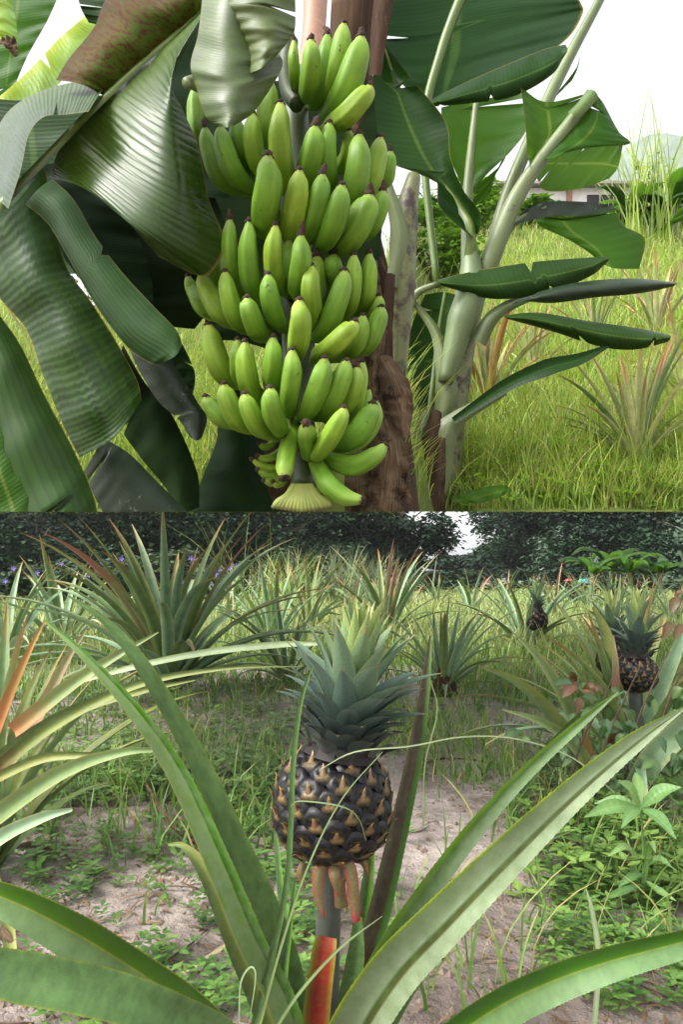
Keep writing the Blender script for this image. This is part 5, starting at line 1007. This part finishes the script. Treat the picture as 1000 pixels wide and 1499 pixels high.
# ------------------------------------------------------------------ behind the bank: shrubs, bananas, canes, house
def bk(px, d): return ((px - 500) / 1000 * d, d, bz(px, d))
for px, d, rx, rz, lb_, mt in ((630, 6.5, .5, .75, 'bright leafy shrub behind the two banana stems', 'bushleaf'), (660, 11, .9, .8, 'round green shrub behind the young banana plant', 'bushleaf'), (760, 12, .8, .35, 'green shrub below the white house', 'bushleaf'), (840, 12, .8, .35, 'green shrub under the large banana leaf', 'bushdark'), (1000, 12, 1.0, .7, 'dark shrub behind the yellowing banana plants', 'bushdark'), (70, 3.4, .42, 1.15, 'dark leafy shrub behind the hanging banana leaf', 'bushdark'), (915, 12, .7, .4, 'dark shrub beside the cane grass', 'bushdark')):
    shrub('shrub', bk(px, d), rx, rz, lb_, int(px) + 500, 6000 if px < 100 else 2600, .012 * d ** .9, mt)
far_banana(0, 0, 1.15, 'yellowing banana plant behind the cane grass', 320, base=bk(985, 10.2)); far_banana(0, 0, .95, 'short banana plant with bent leaves on the bank', 321, base=bk(925, 10.4)); far_banana(0, 0, 1.1, 'banana plant leaning at the far bank edge', 322, base=bk(1045, 9.4))
pxr = rng.normal(955, 26, 130); dd = rng.uniform(9.8, 11.5, 130); ob = blades('cane_grass', np.stack([(pxr - 500) / 1000 * dd, dd, EYE - 1.3 + SL * dd], 1), rng.uniform(1.0, 2.3, 130), np.full(130, .022), rng.uniform(.1, .55, 130), M['grass_up'], 'tall pale cane grass beside the yellowing banana plants', segs=5); ob['category'] = 'cane'
def shrub_spray(px0, py0, d, n, label):
    t = thing('sapling', label, 'sapling', bk(px0, d))
    for k in range(n):
        a = random.uniform(-1, 1); top = P(px0 + a * 34, py0 + abs(a) * 30 + random.uniform(0, 20), d); base = Vector(bk(px0 + a * 8, d)); tube('twig', [base, (base + top) / 2 + Vector((a * .05, 0, .05)), top], [.012, .009, .004], M['bushdark'], t, 5, 8)
        for j in range(9):
            q = base.lerp(top, .5 + .5 * j / 9); aa = random.uniform(0, 6.28); e = q + Vector((math.cos(aa) * .16, math.sin(aa) * .1, -.03)); v, f, uv = ribbon_geo([q, (q + e) / 2 + Vector((0, 0, .03)), e], [.01, .06, .05, .004], (0, -.6, .8), .2, 3, 5); mk('leaf', v, f, M['bushleaf'], t, uv, tint=[.6] * len(v))
shrub_spray(965, 205, 10.6, 7, 'leafy sapling standing against the far hill')
hs = thing('house', 'white house with low brown sheet roof beyond the bank', 'house', (14, 52, 28))
def box(name, a, b, mat, parent): 
    V = [(x, y, z) for x in (a[0], b[0]) for y in (a[1], b[1]) for z in (a[2], b[2])]
    return mk(name, V, [(0, 1, 3, 2), (4, 6, 7, 5), (0, 4, 5, 1), (2, 3, 7, 6), (0, 2, 6, 4), (1, 5, 7, 3)], mat, parent, smooth=False)
h0 = P(690, 300, 52); h1 = P(1010, 272, 52)
box('wall', (h0.x, 52, h0.z - 3), (h1.x, 58, h1.z - .2), M['wallw'], hs)
V = [(h0.x - .5, 51.2, h1.z - .3), (h1.x + .5, 51.2, h1.z - .3), (h1.x + .5, 55, h1.z + .9), (h0.x - .5, 55, h1.z + .5), (h0.x - .5, 51.2, h1.z - .1), (h1.x + .5, 51.2, h1.z - .1), (h1.x + .5, 55, h1.z + 1.1), (h0.x - .5, 55, h1.z + .7)]
mk('roof', V, [(0, 3, 2, 1), (4, 5, 6, 7), (0, 1, 5, 4), (2, 3, 7, 6), (1, 2, 6, 5), (0, 4, 7, 3)], M['roof'], hs, smooth=False)
for k, px in enumerate((712, 760, 830, 900)):
    a = P(px, 300, 51.8); box('post', (a.x, 51.6, a.z - 2.5), (a.x + .35, 51.9, h1.z - .25), M['post'], hs)
for k, px in enumerate((735, 860, 880)):
    a = P(px, 300, 51.9); box('window', (a.x, 51.9, a.z - .2), (a.x + .9, 52.1, a.z + .75), M['core'], hs)

# ------------------------------------------------------------------ the air between here and the far hill
def haze_box():
    hz = box('haze', (-640, -905, -2), (640, 960, 372), None, None)
    g = NG('pale_air'); v = g.n('ShaderNodeVolumePrincipled'); v.inputs['Color'].default_value = (.93, .96, 1, 1); v.inputs['Density'].default_value = .0005
    g.l(v.outputs[0], g.out.inputs['Volume']); hz.data.materials.clear(); hz.data.materials.append(g.m)
    tag(hz, 'thin pale air over the field and hills', kind='stuff')
haze_box()
